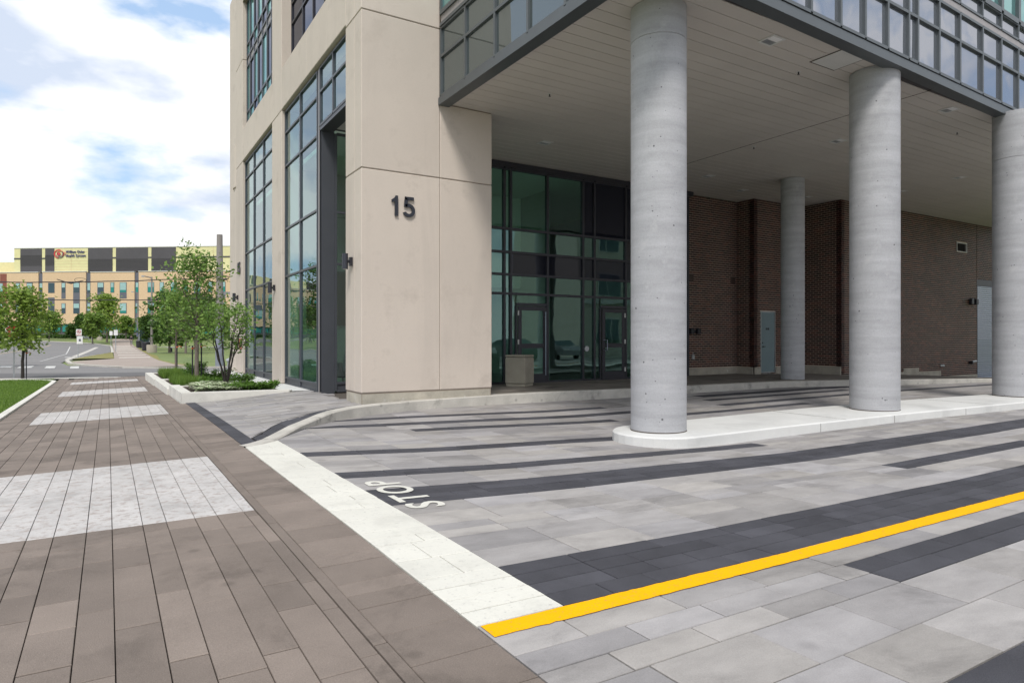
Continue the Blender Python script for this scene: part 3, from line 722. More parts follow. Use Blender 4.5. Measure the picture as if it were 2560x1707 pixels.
# backing behind the joints
b = MB()
b.box(FX + .02, 7.50, PY + .02, 14.18, -.1, 16); b.box(FX + .02, 4.95, 20.45, 21.75, -.1, 16); b.box(FX + .02, 4.95, 27.14, 28.59, -.1, 16)
b.box(FX + .02, 4.9, 14.18, 28.59, 8.32, 9.50); b.box(FX + .02, 4.9, 14.18, 28.59, 14.4, 16)
b.W('wall_core', pmat('joint_sealant', (.24, .20, .16), .9), bld)
for z0, z1 in ((.32, 4.96), (4.96, 8.22), (8.22, 12.2), (12.2, 16)):
    panel(FX, 6.21, PY, 13.6, z0, z1); 
    if z0 < 6: panel(6.21, 7.52, PY, 13.6, z0, z1 if z1 < 6 else 6.60)
    panel(FX, FX + .3, 13.6, 14.2, z0, z1); panel(FX + .3, 7.52, 13.6, 14.2, z0, z1)
panel(FX + .015, 7.50, PY + .015, 14.19, -.1, .32, 'plinth', 'plinth')
for ya, yb in ((20.43, 21.77), (27.12, 28.61)):
    for z0, z1 in ((.10, 8.27), (8.27, 12.2), (12.2, 16)): panel(FX, 4.95 if z0 < 8 else 5.0, ya, yb, z0, z1)
    panel(FX + .01, 4.93, ya + .01, yb - .01, -.25, .10, 'plinth', 'plinth')
for ya, yb in ((14.2, 17.55), (17.55, 20.43), (21.77, 24.4), (24.4, 27.12)):
    panel(FX, 4.9, ya, yb, 8.28, 9.53); panel(FX, 4.9, ya, yb, 14.4, 16)
panel(XR - .05, 4.9, 21.77, 27.12, -.2, .09, 'sill', 'plinth'); panel(XR - .05, 4.9, 16.9, 20.43, -.2, .09, 'sill', 'plinth')
b = MB()      # rounded balcony at the far end
n = 20
for rr_, z0, z1 in ((1.13, 7.75, 9.5),):
    vv = [(5.62 - rr_ * math.cos(a), 29.7 + rr_ * math.sin(a), z) for z in (z0, z1) for a in [math.pi * (i / n) - math.pi / 2 for i in range(n + 1)]]
    b.add(vv, [(i, i + 1, n + 2 + i, n + 1 + i) for i in range(n)], 0, .5, True)
    b.add(vv[:n + 1], [tuple(range(n + 1))]); b.add(vv[n + 1:], [tuple(range(n, -1, -1))])
b.W('rounded_balcony', M['precast'], bld)
panel(FX + .12, 9, 28.61, 31, -.2, 16, 'end_wall')

def fx_frame(x):      # plane x = const seen from -x : u runs along y, w out of the wall
    return lambda u, w, z: (x - w, u, z)
def fy_frame(y):
    return lambda u, w, z: (u, y - w, z)
def glazing(root, fr, us, zs, mat_frame, mat_glass, fw=.055, depth=.09, glass_w=.0, skip=(), special={}, name='window', proud=.0, sub=None):
    """frame bars as one part, every pane as a part"""
    b = MB()
    for u in us: b.box(u - fw / 2, u + fw / 2, -depth / 2, depth / 2 + proud, zs[0], zs[-1], fr=fr)
    for z in zs:
        for a, c in zip(us[:-1], us[1:]): b.box(a + fw / 2, c - fw / 2, -depth / 2 + .002, depth / 2 + proud - .002, z - fw / 2, z + fw / 2, fr=fr)
    frame = b.W('window_frame', M[mat_frame], root)
    for i, (a, c) in enumerate(zip(us[:-1], us[1:])):
        for j, (z0, z1) in enumerate(zip(zs[:-1], zs[1:])):
            if (i, j) in skip: continue
            mk = special.get((i, j), mat_glass)
            p = MB(); p.box(a + fw / 2 - .004, c - fw / 2 + .004, glass_w - .006, glass_w + .006, z0 + fw / 2 - .004, z1 - fw / 2 + .004, fr=fr)
            p.W('pane' if 'glass' in mk else 'infill_panel', M[mk], root)
    return frame
ZR = [.10, .29, 3.30, 4.71, 6.59, 7.58, 8.22]
glazing(bld, fx_frame(XR), [16.87, 18.61, 20.40], ZR, 'frame', 'glass', special={(0, 0): 'frame', (1, 0): 'frame'})
glazing(bld, fx_frame(XR), [21.8, 22.0, 23.66, 25.38, 27.09], ZR, 'frame', 'glass', special={(k, 0): 'frame' for k in range(4)})
glazing(bld, fx_frame(XR + .0), [14.22, 15.5, 16.62], [6.78, 7.62, 8.22], 'frame', 'glass')
b = MB(); b.box(XR - .03, XR + .3, 14.2, 16.62, 6.66, 6.75); b.W('opening_head_trim', M['frame'], bld)
b = MB(); b.box(XR + .0, 7.5, 14.2, 16.6, 6.755, 6.85); b.W('alcove_ceiling', M['gtrim'], bld)
b = MB(); b.box(XR - .03, XR + .06, 16.72, 16.84, .0, 8.22); b.box(XR + .01, 4.90, 16.60, 16.70, .0, 6.66); b.W('corner_post', M['frame'], bld)
b = MB(); b.box(XR - .04, XR - .0301, 16.66, 16.72, .0, 8.22); b.W('corner_flashing', M['band'], bld)
glazing(bld, fy_frame(16.62), [4.93, 6.2, 7.5], [.12, .32, 3.34, 4.65, 6.63], 'frame', 'glass', special={(0, 0): 'frame', (1, 0): 'frame'})
# upper windows
glazing(bld, fx_frame(4.76), [14.3, 15.2, 16.9, 18.0, 19.1, 20.4], [9.56, 10.9, 11.5, 13.2, 14.38], 'dframe', 'dglass', special={(k, 2): 'uglass' for k in (2, 3)})
b = MB()
us_ = [21.85, 22.6, 23.3, 24.1, 24.9, 25.6, 26.4, 27.05]
glazing(bld, fx_frame(XR + .05), us_, [9.56, 10.15, 11.9, 12.25, 12.75, 14.38], 'frame', 'uglass', fw=.08, special={**{(k, 2): 'band' for k in range(7)}, **{(k, 3): 'dglass' for k in (0, 2, 3, 5)}, (0, 0): 'dglass', (4, 0): 'dglass', (1, 1): 'dglass', (3, 1): 'dglass', (5, 1): 'dglass', (2, 4): 'dglass', (4, 4): 'dglass'})

# number plates and lamps on the building
def digit_meshes(s, f, t):
    w = .165 * s; x0 = .30 * s
    one = [(.16 * s, 0), (.16 * s + w, 0), (.16 * s + w, s), (.20 * s, s), (.16 * s, .90 * s), (.0, .79 * s), (.0, .64 * s), (.16 * s, .72 * s)]
    R1, cx, cz = .335 * s, .90 * s, .325 * s
    def ring(r, a0, a1, n=22): return [(cx + r * math.cos(a0 + (a1 - a0) * k / n), cz + r * math.sin(a0 + (a1 - a0) * k / n)) for k in range(n + 1)]
    A0, A1 = math.radians(203), math.radians(490)
    outer, inner = ring(R1, A0, A1), ring(R1 - w, A0, A1)
    def solid(polys, nm):
        b = MB()
        for P in polys:
            n = len(P); v = [f(x, z, .014) for x, z in P] + [f(x, z, -.014) for x, z in P]
            b.add(v, [tuple(range(n)), tuple(range(2 * n - 1, n - 1, -1))] + [(k, n + k, n + (k + 1) % n, (k + 1) % n) for k in range(n)])
        b.build(nm, M['number'], t)
    solid([one[:4] + [(.16 * s, s * .9)], [(.0, .64 * s), (.161 * s, .72 * s), (.161 * s, .9 * s), (.0, .79 * s)]], 'digit')
    bowl = [[outer[k], outer[k + 1], inner[k + 1], inner[k]] for k in range(len(outer) - 1)]
    solid(bowl + [[(.645 * s, .50 * s), (.645 * s + w, .50 * s), (.70 * s + w, s * .86), (.70 * s, s)], [(.70 * s, s), (.69 * s, s * .845), (1.17 * s, s * .845), (1.17 * s, s)]], 'digit')
def house_number(loc, size, facing, label):
    t = thing('house_number', label, 'house number', loc)
    if facing == 'y': f = lambda a, b_, c: (a, -.03 - c, b_)
    else: f = lambda a, b_, c: (-.03 - c, -a, b_)
    digit_meshes(size, f, t)
house_number((5.08, PY, 4.03), .425, 'y', 'large dark metal number 15 on the broad front of the corner pier')
house_number((FX, 28.08, 3.98), .46, 'x', 'small looking dark number 15 on the farthest street-side pier, above its wall lamp')
def wall_lamp(loc, label, axis='x', h=.33, r=.062):
    t = thing('wall_lamp', label, 'wall lamp', loc, group='cylinder lamps on the beige piers')
    b = MB()
    if axis == 'x': b.box(-.06, -.001, -.05, .05, -.09, .09); b.box(-.12, -.06, -.02, .02, -.03, .03)
    b.build('bracket', M['black'], t)
    c = MB(); c.lathe([(r, -h / 2), (r, h / 2)], (-.15, 0, 0), 20); c.build('cylinder', M['number'], t)
    d = MB(); d.lathe([(r - .012, -h / 2 - .002), (r - .012, -h / 2)], (-.15, 0, 0), 16); d.build('lens', M['gtrim'], t)
wall_lamp((FX, 13.74, 3.08), 'dark cylinder wall lamp on the narrow side of the nearest corner pier')
wall_lamp((FX, 21.32, 3.02), 'dark cylinder wall lamp on the middle pier between the two tall windows')
wall_lamp((FX, 28.1, 3.08), 'dark cylinder wall lamp on the farthest pier, partly behind leaves')
t = thing('hydrant_connection_sign', 'pair of small red plates low on the farthest beige pier', 'sign', (FX, 27.66, 1.24))
for k in (-1, 1):
    b = MB(); b.box(-.012, 0, k * .24 - .17, k * .24 + .17, -.2, .2); b.build('plate', M['signred'], t)
    b = MB()
    for q in range(4): b.box(-.016, -.012, k * .24 - .11, k * .24 + .11, -.14 + q * .08, -.11 + q * .08)
    b.build('print', M['signwhite'], t)

# lobby interior behind the tall windows
lob = thing('lobby_room', 'dim lobby interior seen through the tall green tinted windows', 'room', (8, 20, .1))
b = MB(); b.box(4.96, 17.5, 16.72, 28.5, -.1, .095); b.W('floor', M['roomf'], lob)
b = MB(); b.box(4.96, 17.5, 16.72, 28.5, 6.62, 6.75); b.W('ceiling', M['roomw'], lob)
b = MB(); b.box(4.96, 17.5, 28.4, 28.5, .1, 6.6); b.box(17.4, 17.5, 16.8, 28.4, .1, 6.6); b.box(5.0, 8.2, 20.6, 20.8, .1, 6.6); b.box(13.0, 13.2, 19.0, 28.4, .1, 6.6); b.W('partition', M['room'], lob)
b = MB(); b.box(9.6, 13.0, 20.6, 20.75, 3.3, 6.6); b.box(8.2, 9.6, 20.6, 20.75, 5.2, 6.6); b.W('bulkhead', M['roomw'], lob)
t = thing('wall_painting', 'brown abstract canvas hanging on the lobby wall behind the corner window', 'painting', (5.9, 20.58, 2.7))
b = MB(); b.box(-.7, .7, -.04, 0, -.85, .85); b.build('canvas', M['wood'], t)
b = MB(); b.box(-.005, .005, -.045, -.04, -.85, .85); b.build('seam', M['black'], t)
t = thing('framed_picture', 'thin white picture frame on the wall behind the entrance glazing', 'picture frame', (11.0, 20.5, 4.4))
b = MB()
for (a, c, z0, z1) in ((-.5, .5, -.75, -.71), (-.5, .5, .71, .75), (-.5, -.46, -.71, .71), (.46, .5, -.71, .71)): b.box(a, c, .05, .09, z0, z1)
b.build('frame', M['gtrim'], t)
t = thing('armchair', 'teal upholstered armchair with wooden legs just inside the corner window', 'armchair', (5.42, 17.45, .1), math.radians(200))
b = MB(); b.box(-.32, .32, -.3, .34, .32, .5, bev=.04); b.build('seat', M['chair'], t)
b = MB(); b.box(-.34, .34, .26, .4, .45, 1.15, bev=.05, fr=lambda x, y, z: (x, y + (z - .45) * .25, z)); b.build('backrest', M['chair'], t)
for k in (-1, 1):
    b = MB(); b.box(k * .36 - .05, k * .36 + .05, -.28, .36, .34, .72, bev=.03); b.build('armrest', M['chair'], t)
    for q in (-.24, .3):
        b = MB(); b.tube((k * .28, q, 0), (k * .28, q, .33), .015, .025); b.build('leg', M['darkbark'], t)
t = thing('side_table', 'white round side table inside the lobby corner window', 'table', (5.15, 18.6, .1))
b = MB(); b.lathe([(.3, .60), (.3, .63)], (0, 0, 0), 24); b.build('top', M['gtrim'], t)
b = MB(); b.lathe([(.16, 0), (.16, .02), (.02, .03), (.02, .6)], (0, 0, 0), 16); b.build('pedestal', M['metal'], t)

# ------------------------------------------------------------------ entrance glazing and doors
EY = 16.5
ent = thing('entrance_glazing', 'dark framed glass entrance wall with two doors under the overhang', 'glass wall', (12, EY, .13))
ux = [7.56, 8.7, 9.83, 10.05, 11.35, 12.70, 13.15, 14.45, 15.9, 17.3]
zs = [.15, 2.76, 3.32, 3.97, 4.65, 6.40]
sp = {}
for i in (5, 6, 7, 8): sp[(i, 4)] = 'dglass'
for i in (2,): sp[(i, 4)] = 'dglass'
for i in (3, 4, 5, 6, 7): sp[(i, 2)] = 'dglass'
sp[(7, 3)] = 'hlouv'; sp[(8, 3)] = 'dglass'
for j in range(1, 5):
    sp.pop((2, j), None)
glazing(ent, fy_frame(EY), ux, zs, 'dframe', 'eglass', fw=.07, depth=.12, special=sp, skip={(3, 0), (6, 0)})
b = MB(); b.box(7.5, 17.6, EY - .02, EY + .1, 6.45, 6.60); b.W('head_trim', M['dframe'], ent)
b = MB(); b.box(7.5, 17.6, EY - .05, EY + .06, .0, .11); b.W('threshold', M['dframe'], ent)
def door(x0, x1, hinge, label, long_pull):
    zt = 2.42
    b = MB(); b.box(x0, x1, EY - .045, EY + .045, zt, zt + .08); b.box(x0 - .03, x0 + .02, EY - .045, EY + .045, .1, zt); b.box(x1 - .02, x1 + .0, EY - .045, EY + .045, .1, zt)
    b.W('door_frame', M['dframe'], ent)
    p = MB(); p.box(x0 + .02, x1 - .02, EY - .006, EY + .006, zt + .08, 2.73); p.W('pane', M['eglass'], ent)
    a0, a1 = x0 + .04, x1 - .04
    d = MB()
    for (q0, q1, z0, z1) in ((a0, a0 + .12, .13, zt - .02), (a1 - .12, a1, .13, zt - .02), (a0 + .12, a1 - .12, .13, .40), (a0 + .12, a1 - .12, 1.16, 1.30), (a0 + .12, a1 - .12, zt - .14, zt - .02)):
        d.box(q0, q1, EY - .075, EY - .05, z0, z1)
    do = d.W('door', M['dframe'], ent, label=label)
    for z0, z1 in ((.40, 1.16), (1.30, zt - .14)):
        q = MB(); q.box(a0 + .118, a1 - .118, EY - .066, EY - .058, z0 - .002, z1 + .002); q.v = [(v[0] - 12, v[1] - EY, v[2] - .13) for v in q.v]; q.build('door_pane', M['eglass'], do)
    h = MB()
    if long_pull: h.tube((a1 - .06, EY - .13, .35), (a1 - .06, EY - .13, 2.25), .016); h.tube((a1 - .06, EY - .13, .5), (a1 - .06, EY - .07, .5), .01); h.tube((a1 - .06, EY - .13, 2.1), (a1 - .06, EY - .07, 2.1), .01)
    else: h.tube((a0 + .16, EY - .13, 1.08), (a0 + .16, EY - .13, 1.4), .014); h.tube((a0 + .0, EY - .13, 1.08), (a0 + .16, EY - .13, 1.08), .012); h.tube((a0 + .0, EY - .13, 1.4), (a0 + .16, EY - .13, 1.4), .012)
    h.v = [(v[0] - 12, v[1] - EY, v[2] - .13) for v in h.v]; h.build('handle', M['steel'], do)
    hx = a0 if long_pull else a1
    for z in (.45, 1.35, 2.2):
        k = MB(); k.box(hx - .02, hx + .02, EY - .09, EY - .076, z - .07, z + .07); k.v = [(v[0] - 12, v[1] - EY, v[2] - .13) for v in k.v]; k.build('hinge', M['gtrim'], do)
door(10.24, 11.32, 0, 'left glass door with a full height steel pull', True)
door(13.40, 14.42, 1, 'right glass door with a short D handle', False)
b = MB(); b.box(13.18, 13.37, EY - .006, EY + .006, .2, 2.73); b.box(10.09, 10.21, EY - .006, EY + .006, .2, 2.73); b.W('pane', M['eglass'], ent)
b = MB(); b.tube((12.80, EY - .1, 1.13), (12.80, EY - .06, 1.13), .085, n=24); b.W('door_button', M['metal'], ent)
b = MB()
for k in range(12): b.box(14.5, 15.86, EY - .04, EY - .02, 4.03 + k * .05, 4.05 + k * .05)
b.W('louvre_blade', M['hlouv'], ent)

# litter bin by the entrance
t = thing('litter_bin', 'square exposed aggregate concrete litter bin beside the entrance doors', 'litter bin', (9.82, 15.62, .125), math.radians(33))
b = MB(); b.box(-.30, .30, -.30, .30, .0, .07, bev=.01, fr=lambda x, y, z: (x * .95, y * .95, z)); b.build('foot', M['agg'], t)
b = MB(); b.box(-.31, .31, -.31, .31, .07, .80, bev=.03); b.build('bin_body', M['agg'], t)
b = MB(); b.box(-.31, .31, -.31, .31, .81, .87, bev=.02); b.build('bin_rim', M['agg'], t)

# ------------------------------------------------------------------ brick walls under the overhang
bw = thing('brick_wall', 'dark red brick rear wall with pale joints and a stepped plan below the soffit', 'wall', (20, 16, .1))
SEG = []     # (frame function, length, z bottom fn, world midpoint)
def seg(p0, p1, z0, z1, openings=()):
    d = Vector((p1[0] - p0[0], p1[1] - p0[1])); L = d.length; d.normalize(); n_ = Vector((d.y, -d.x))
    fr = lambda u, w, z: (p0[0] + d.x * u + n_.x * w, p0[1] + d.y * u + n_.y * w, z)
    SEG.append((fr, L, z0, z1, openings))
    return fr
f1 = seg((17.5, 16.86), (20.33, 16.86), .40, 6.60)
f2 = seg((20.33, 16.86), (20.33, 16.10), .40, 6.60)
f3 = seg((20.33, 16.10), (23.22, 16.10), .40, 6.60, [(.36, 1.21, 0, 2.47)])
f4 = seg((23.22, 16.10), (23.22, 14.50), .42, 6.60)
f5 = seg((23.22, 14.50), (37.0, 14.50), -.40, 6.60, [(8.52, 9.42, 5.26, 5.68), (10.36, 12.6, -1, 4.12)])
BH, BL = .0806, .2290
near_b, rest_b = [], []
for si, (fr, L, z0, z1, ops) in enumerate(SEG):
    back = MB()
    # backing cut round the openings
    cuts = sorted([0, L] + [o_[k] for o_ in ops for k in (0, 1)])
    for a, c in zip(cuts[:-1], cuts[1:]):
        if c - a < .001: continue
        zz = [(z0 - .3, z1)]
        for o_ in ops:
            if o_[0] <= a + .001 and c <= o_[1] + .001:
                zz = [(max(o_[3], z0), z1)] + ([(z0 - .3, o_[2])] if o_[2] > z0 else [])
        for q0, q1 in zz: back.box(a, c, -.2, 0, q0, q1, fr=fr)
    back.W('mortar_backing', M['mortar'], bw)
    nrow = int((z1 - z0) / BH) + 1
    for r_ in range(nrow):
        zb_ = z0 + r_ * BH + .010; u = -(BL / 2) * (r_ % 2)
        while u < L:
            a, c = max(u + .007, 0), min(u + BL - .008, L - (.0 if si != 1 else 0)); zt_ = min(zb_ + BH - .0155, z1)
            if zt_ - zb_ < .01: break
            u += BL
            if c - a < .02: continue
            bad = any(a < o_[1] and c > o_[0] and zb_ < o_[3] and zt_ > o_[2] for o_ in ops)
            if bad:
                for o_ in ops:
                    if zb_ < o_[3] and zt_ > o_[2]:
                        if a < o_[0] - .02 and c > o_[0]: c = o_[0]; bad = False
                        elif a < o_[1] and c > o_[1] + .02: a = o_[1]; bad = False
                if bad: continue
            pr = .005 + .003 * rnd.random()
            (near_b if si == 0 and a < 3 else rest_b).append((fr, a, c, zb_, zt_, pr, rnd.random()))
near_b.sort(key=lambda q: abs(q[3] - 1.8) + .0 * q[1])
def bface(mb, q, tone):
    fr, a, c, z0, z1, pr, tn = q
    P = [fr(a, pr, z0), fr(c, pr, z0), fr(c, pr, z1), fr(a, pr, z1), fr(a, 0, z0), fr(c, 0, z0), fr(c, 0, z1), fr(a, 0, z1)]
    mb.add(P, [(0, 1, 2, 3), (4, 5, 1, 0), (1, 5, 6, 2), (3, 2, 6, 7), (4, 0, 3, 7)], 0, tone)
for q in near_b[:290]:
    b = MB(); bface(b, q, q[6]); b.W('brick', M['brick'], bw)
b = MB()
for q in near_b[290:] + rest_b: bface(b, q, q[6])
b.W('bricks', M['brick'], bw, kind='stuff')
for fr, a, c, z0, z1 in ((f1, -.1, 2.82, -.1, .385), (f2, .0, .74, -.1, .385), (f3, .0, .34, -.1, .385), (f3, 1.23, 2.88, -.1, .385), (f4, .0, 1.60, -.3, .405), (f5, .02, 5.32, -.5, .10), (f5, 4.2, 5.34, -.6, .235), (f5, 5.34, 7.12, -.6, .07), (f5, 7.12, 10.34, -.7, -.17)):
    b = MB(); b.box(a, c, .0, .05 + (.004 if z1 == .235 else 0), z0, z1, fr=fr, bev=.008); b.W('concrete_footing', M['plinth'], bw)
b = MB(); b.box(10.34, 10.37, .002, .012, 4.15, 6.6, fr=f5); b.W('movement_joint', M['sand'], bw)

def onwall(name, label, cat, fr, u, z, group=None):
    return thing(name, label, cat, fr(u, 0, z), 0, group)
# utility door
t = thing('utility_door', 'pale grey-blue metal service door set in the brick beside the slim column', 'door', (20.69, 16.10, .17))
b = MB(); b.box(.0, .85, -.02, .05, .0, .04); b.box(.0, .04, -.02, .05, .04, 2.30); b.box(.81, .85, -.02, .05, .04, 2.30); b.box(.04, .81, -.02, .05, 2.26, 2.30); b.build('door_frame', M['metal'], t)
b = MB(); b.box(.045, .805, .0, .04, .04, 2.255); b.build('door_leaf', M['gdoor'], t)
b = MB(); b.tube((.12, -.06, .98), (.22, -.06, .98), .012); b.tube((.12, -.06, .98), (.12, .0, .98), .018); b.tube((.12, -.02, 1.12), (.12, .0, 1.12), .022); b.build('handle', M['black'], t)
b = MB(); b.box(.32, .35, -.004, 0, 1.60, 1.68); b.box(.37, .41, -.004, 0, 1.60, 1.68); b.box(.44, .5, -.004, 0, 1.60, 1.68); b.build('door_number', M['black'], t)
# roller shutter
t = thing('roller_shutter', 'ribbed steel roller shutter in a black frame at the right end of the brick wall', 'roller shutter', (33.58, 14.5, -.38))
b = MB(); b.box(.0, .06, -.01, .18, .0, 4.5); b.box(2.18, 2.24, -.01, .18, .0, 4.5); b.box(.06, 2.18, -.01, .18, 4.22, 4.5); b.build('shutter_frame', M['black'], t)
for k in range(46):
    z = .02 + k * .0915
    b = MB(); b.add([(.06, .02, z), (2.18, .02, z), (.06, -.0, z + .03), (2.18, -.0, z + .03), (.06, .0, z + .065), (2.18, .0, z + .065), (.06, .025, z + .09), (2.18, .025, z + .09)],
                    [(0, 1, 3, 2), (2, 3, 5, 4), (4, 5, 7, 6)]); b.build('slat', M['steel'], t)
b = MB(); b.box(.0, 2.3, -.18, -.02, .0, .06); b.build('threshold', M['metal'], t)
t = thing('wall_vent', 'louvred metal vent with a pale frame high on the right brick wall', 'vent', (31.74, 14.5, 5.26))
b = MB()
for (a, c, z0, z1) in ((0, .9, 0, .03), (0, .9, .39, .42), (0, .03, .03, .39), (.87, .9, .03, .39)): b.box(a, c, -.03, .05, z0, z1)
b.build('vent_frame', M['gtrim'], t)
b = MB()
for k in range(7): b.quad([(.03, -.01, .04 + k * .05), (.87, -.01, .04 + k * .05), (.87, .03, .075 + k * .05), (.03, .03, .075 + k * .05)])
b.build('louvre', M['hlouv'], t)
b = MB(); b.box(.03, .87, .06, .1, .0, .42); b.build('duct', M['black'], t)
def hlamp(fr, u, z, label, s=1.0):
    t = thing('twin_wall_light', label, 'wall light', fr(u, 0, z), 0, 'black twin-head wall lights on the brick')
    for k in (-1, 1):
        b = MB(); b.box(k * .17 * s - .08 * s, k * .17 * s + .08 * s, -.16, -.02, -.1 * s, .1 * s, bev=.02); b.build('lamp_head', M['black'], t)
    b = MB(); b.box(-.1 * s, .1 * s, -.05, -.0, -.035, .035); b.build('bracket', M['black'], t)
hlamp(f1, .49, 1.71, 'black twin-head wall light low on the left brick wall above the outlet box')
hlamp(f5, 9.89, 3.1, 'black twin-head wall light beside the top of the roller shutter', 1.25)
for u, lab in ((.36, 'dark square plate high on the brick, left one'), (2.58, 'dark square plate high on the brick next to the inner corner')):
    t = thing('wall_plate', lab, 'wall plate', f1(u, 0, 3.64)); b = MB(); b.box(-.12, .12, -.03, 0, -.14, .14, bev=.01); b.build('plate', pmat('plate_brown', (.05, .03, .025), .5), t)
t = thing('outlet_box', 'small grey outlet box low on the left brick wall', 'outlet box', f1(.45, 0, .78)); b = MB(); b.box(-.06, .06, -.06, 0, -.08, .08, bev=.012); b.build('box', M['metal'], t)
b = MB(); b.tube((0, -.03, .08), (0, -.03, .16), .012); b.build('conduit', M['metal'], t)
t = thing('outlet_box', 'twin grey outlet box near the foot of the right brick wall', 'outlet box', f5(7.25, 0, .29))
for k in (-1, 1):
    b = MB(); b.box(k * .09 - .06, k * .09 + .06, -.06, 0, -.05, .05, bev=.01); b.build('box', M['metal'], t)
t = thing('fire_connection', 'black pipe fitting with a round cap low beside the roller shutter', 'pipe fitting', f5(9.75, 0, .38))
b = MB(); b.tube((-.1, 0, 0), (-.1, -.16, 0), .06, n=12); b.build('pipe', M['black'], t); b = MB(); b.tube((-.1, -.14, .02), (.1, -.2, .06), .05, n=12); b.build('cap', M['metal'], t)

# ------------------------------------------------------------------ glazed overhang
ov = thing('glazed_overhang', 'glazed upper storey projecting over the driveway with a boarded pale soffit', 'building overhang', (6.2, 6.5, 6.6))
ZS = 6.61
def fy(x): return 6.50 + (x - 6.2) * .0415
XE = 36.0
# soffit boards
y = 6.62; k = 0; BW = .30
while y < 16.84:
    y1 = min(y + BW, 16.84)
    x0 = 6.36 if y > 6.7 else 6.36
    def xs(yy): return max(6.40, 6.2 + (yy - 6.50 - .12) / .0415 if False else 6.40)
    # front boards are cut by the slanting fascia
    xe = min(XE, 6.2 + (y - 6.50 - .16) / .0415) if (y < fy(XE) + .3) else XE
    if xe > 6.7:
        b = MB(); tn = rnd.random(); xm = 6.42
        P = lambda x, yy, z: (x, yy, z)
        def yb_(x, yy): return max(yy, fy(x) + .16)
        e = .006
        b.add([P(xm, yb_(xm, y + .004), ZS + .015), P(xe, yb_(xe, y + .004), ZS + .015), P(xe, yb_(xe, y + .004), ZS), P(xm, yb_(xm, y + .004), ZS), P(xe, y1 - e, ZS + .003), P(xm, y1 - e, ZS + .003), P(xe, y1, ZS + .010), P(xm, y1, ZS + .010)],
              [(1, 0, 3, 2), (2, 3, 5, 4), (4, 5, 7, 6)], 0, tn)
        b.W('soffit_board', M['soffit'], ov)
    y = y1; k += 1
b = MB(); b.add([(6.3, fy(6.3) + .05, ZS + .02), (XE, fy(XE) + .05, ZS + .02), (XE, 16.9, ZS + .02), (6.3, 16.9, ZS + .02)], [(3, 2, 1, 0)]); b.W('soffit_backing', M['hlouv'], ov)
for (xa, xb_, ya) in ((14.4, 36, 0),):
    b = MB(); b.box(14.6, 14.615, 6.95, 16.8, ZS - .004, ZS + .01); b.W('soffit_joint', M['sand'], ov)
b = MB(); b.box(11.2, 11.9, fy(11.5) + .19, 7.58, ZS - .014, ZS - .002, bev=.004); b.W('access_panel', M['gtrim'], ov)
b = MB(); b.box(11.17, 11.93, fy(11.5) + .17, 7.61, ZS - .006, ZS - .0015); b.W('access_panel_gap', M['sand'], ov)
# fascia
b = MB()
b.box(6.16, 6.42, fy(6.2) + .02, 13.14, 6.54, 6.70)
b.W('side_fascia', M['fascia'], ov)
b = MB(); b.add([(6.16, fy(6.16) - .04, 6.54), (XE, fy(XE) - .04, 6.54), (XE, fy(XE) + .2, 6.54), (6.16, fy(6.16) + .2, 6.54), (6.16, fy(6.16) - .04, 6.71), (XE, fy(XE) - .04, 6.71), (XE, fy(XE) + .2, 6.71), (6.16, fy(6.16) + .2, 6.71)],
      [(3, 2, 1, 0), (4, 5, 6, 7), (0, 1, 5, 4), (1, 2, 6, 5), (2, 3, 7, 6), (3, 0, 4, 7)]); b.W('front_fascia', M['fascia'], ov)
# side glazing (x = 6.2) and front glazing
zs_ = [6.74, 7.60, 8.22]
yy_ = [6.56, 7.45, 8.5, 9.6, 10.75, 11.95, 13.10]
glazing(ov, fx_frame(6.24), yy_, zs_, 'fascia', 'sglass', fw=.06, depth=.1)
glazing(ov, fx_frame(6.24), yy_, [8.58, 10.9], 'fascia', 'uglass', fw=.06, depth=.1)
b = MB(); b.box(6.21, 6.3, 6.56, 13.1, 8.25, 8.55); b.W('spandrel_band', M['band'], ov)
b = MB(); b.box(6.17, 6.209, 6.56, 13.1, 8.24, 8.31); b.box(6.17, 6.209, 6.56, 13.1, 8.49, 8.56); b.W('band_trim', M['fascia'], ov)
th_ = math.atan(.0415); cfr, sfr = math.cos(th_), math.sin(th_)
def ffr(u, w, z): return (6.2 + u * cfr + w * sfr, 6.50 + u * sfr - w * cfr, z)
us2 = [.03, .95, 1.8, 2.65, 3.55, 4.42, 5.2, 5.98, 6.75, 7.1, 7.98, 8.9, 9.98, 10.95, 11.9, 12.85, 13.8]
while us2[-1] < 29: us2.append(us2[-1] + .95)
glazing(ov, ffr, us2, [6.75, 7.62, 8.20], 'fascia', 'fglass', fw=.055, depth=.08, proud=.02)
glazing(ov, ffr, us2, [8.40, 8.74], 'fascia', 'fglass', fw=.05, depth=.08, proud=.02)
glazing(ov, ffr, us2[::1], [8.80, 10.9], 'fascia', 'uglass', fw=.12, depth=.1, proud=.03)
b = MB(); b.box(.02, 29.9, -.03, .04, 8.235, 8.37, fr=ffr); b.W('spandrel_band', M['band'], ov)
b = MB(); b.box(6.3, XE, 6.2, 6.2, 6.2, 6.2) if False else None
# upper mass behind the glass
b.__init__() if b else None
b = MB()
b.add([(6.33, fy(6.33) + .12, 6.72), (XE, fy(XE) + .12, 6.72), (XE, 30, 6.72), (6.33, 14.5, 6.72), (6.33, fy(6.33) + .12, 11.0), (XE, fy(XE) + .12, 11.0), (XE, 30, 11.0), (6.33, 30, 11.0), (6.33, 30, 6.72)],
      [(0, 1, 5, 4), (1, 2, 6, 5), (4, 5, 6, 7), (0, 4, 7, 8), (2, 1, 0, 8)]); b.W('upper_storey_core', M['hdark'], ov)

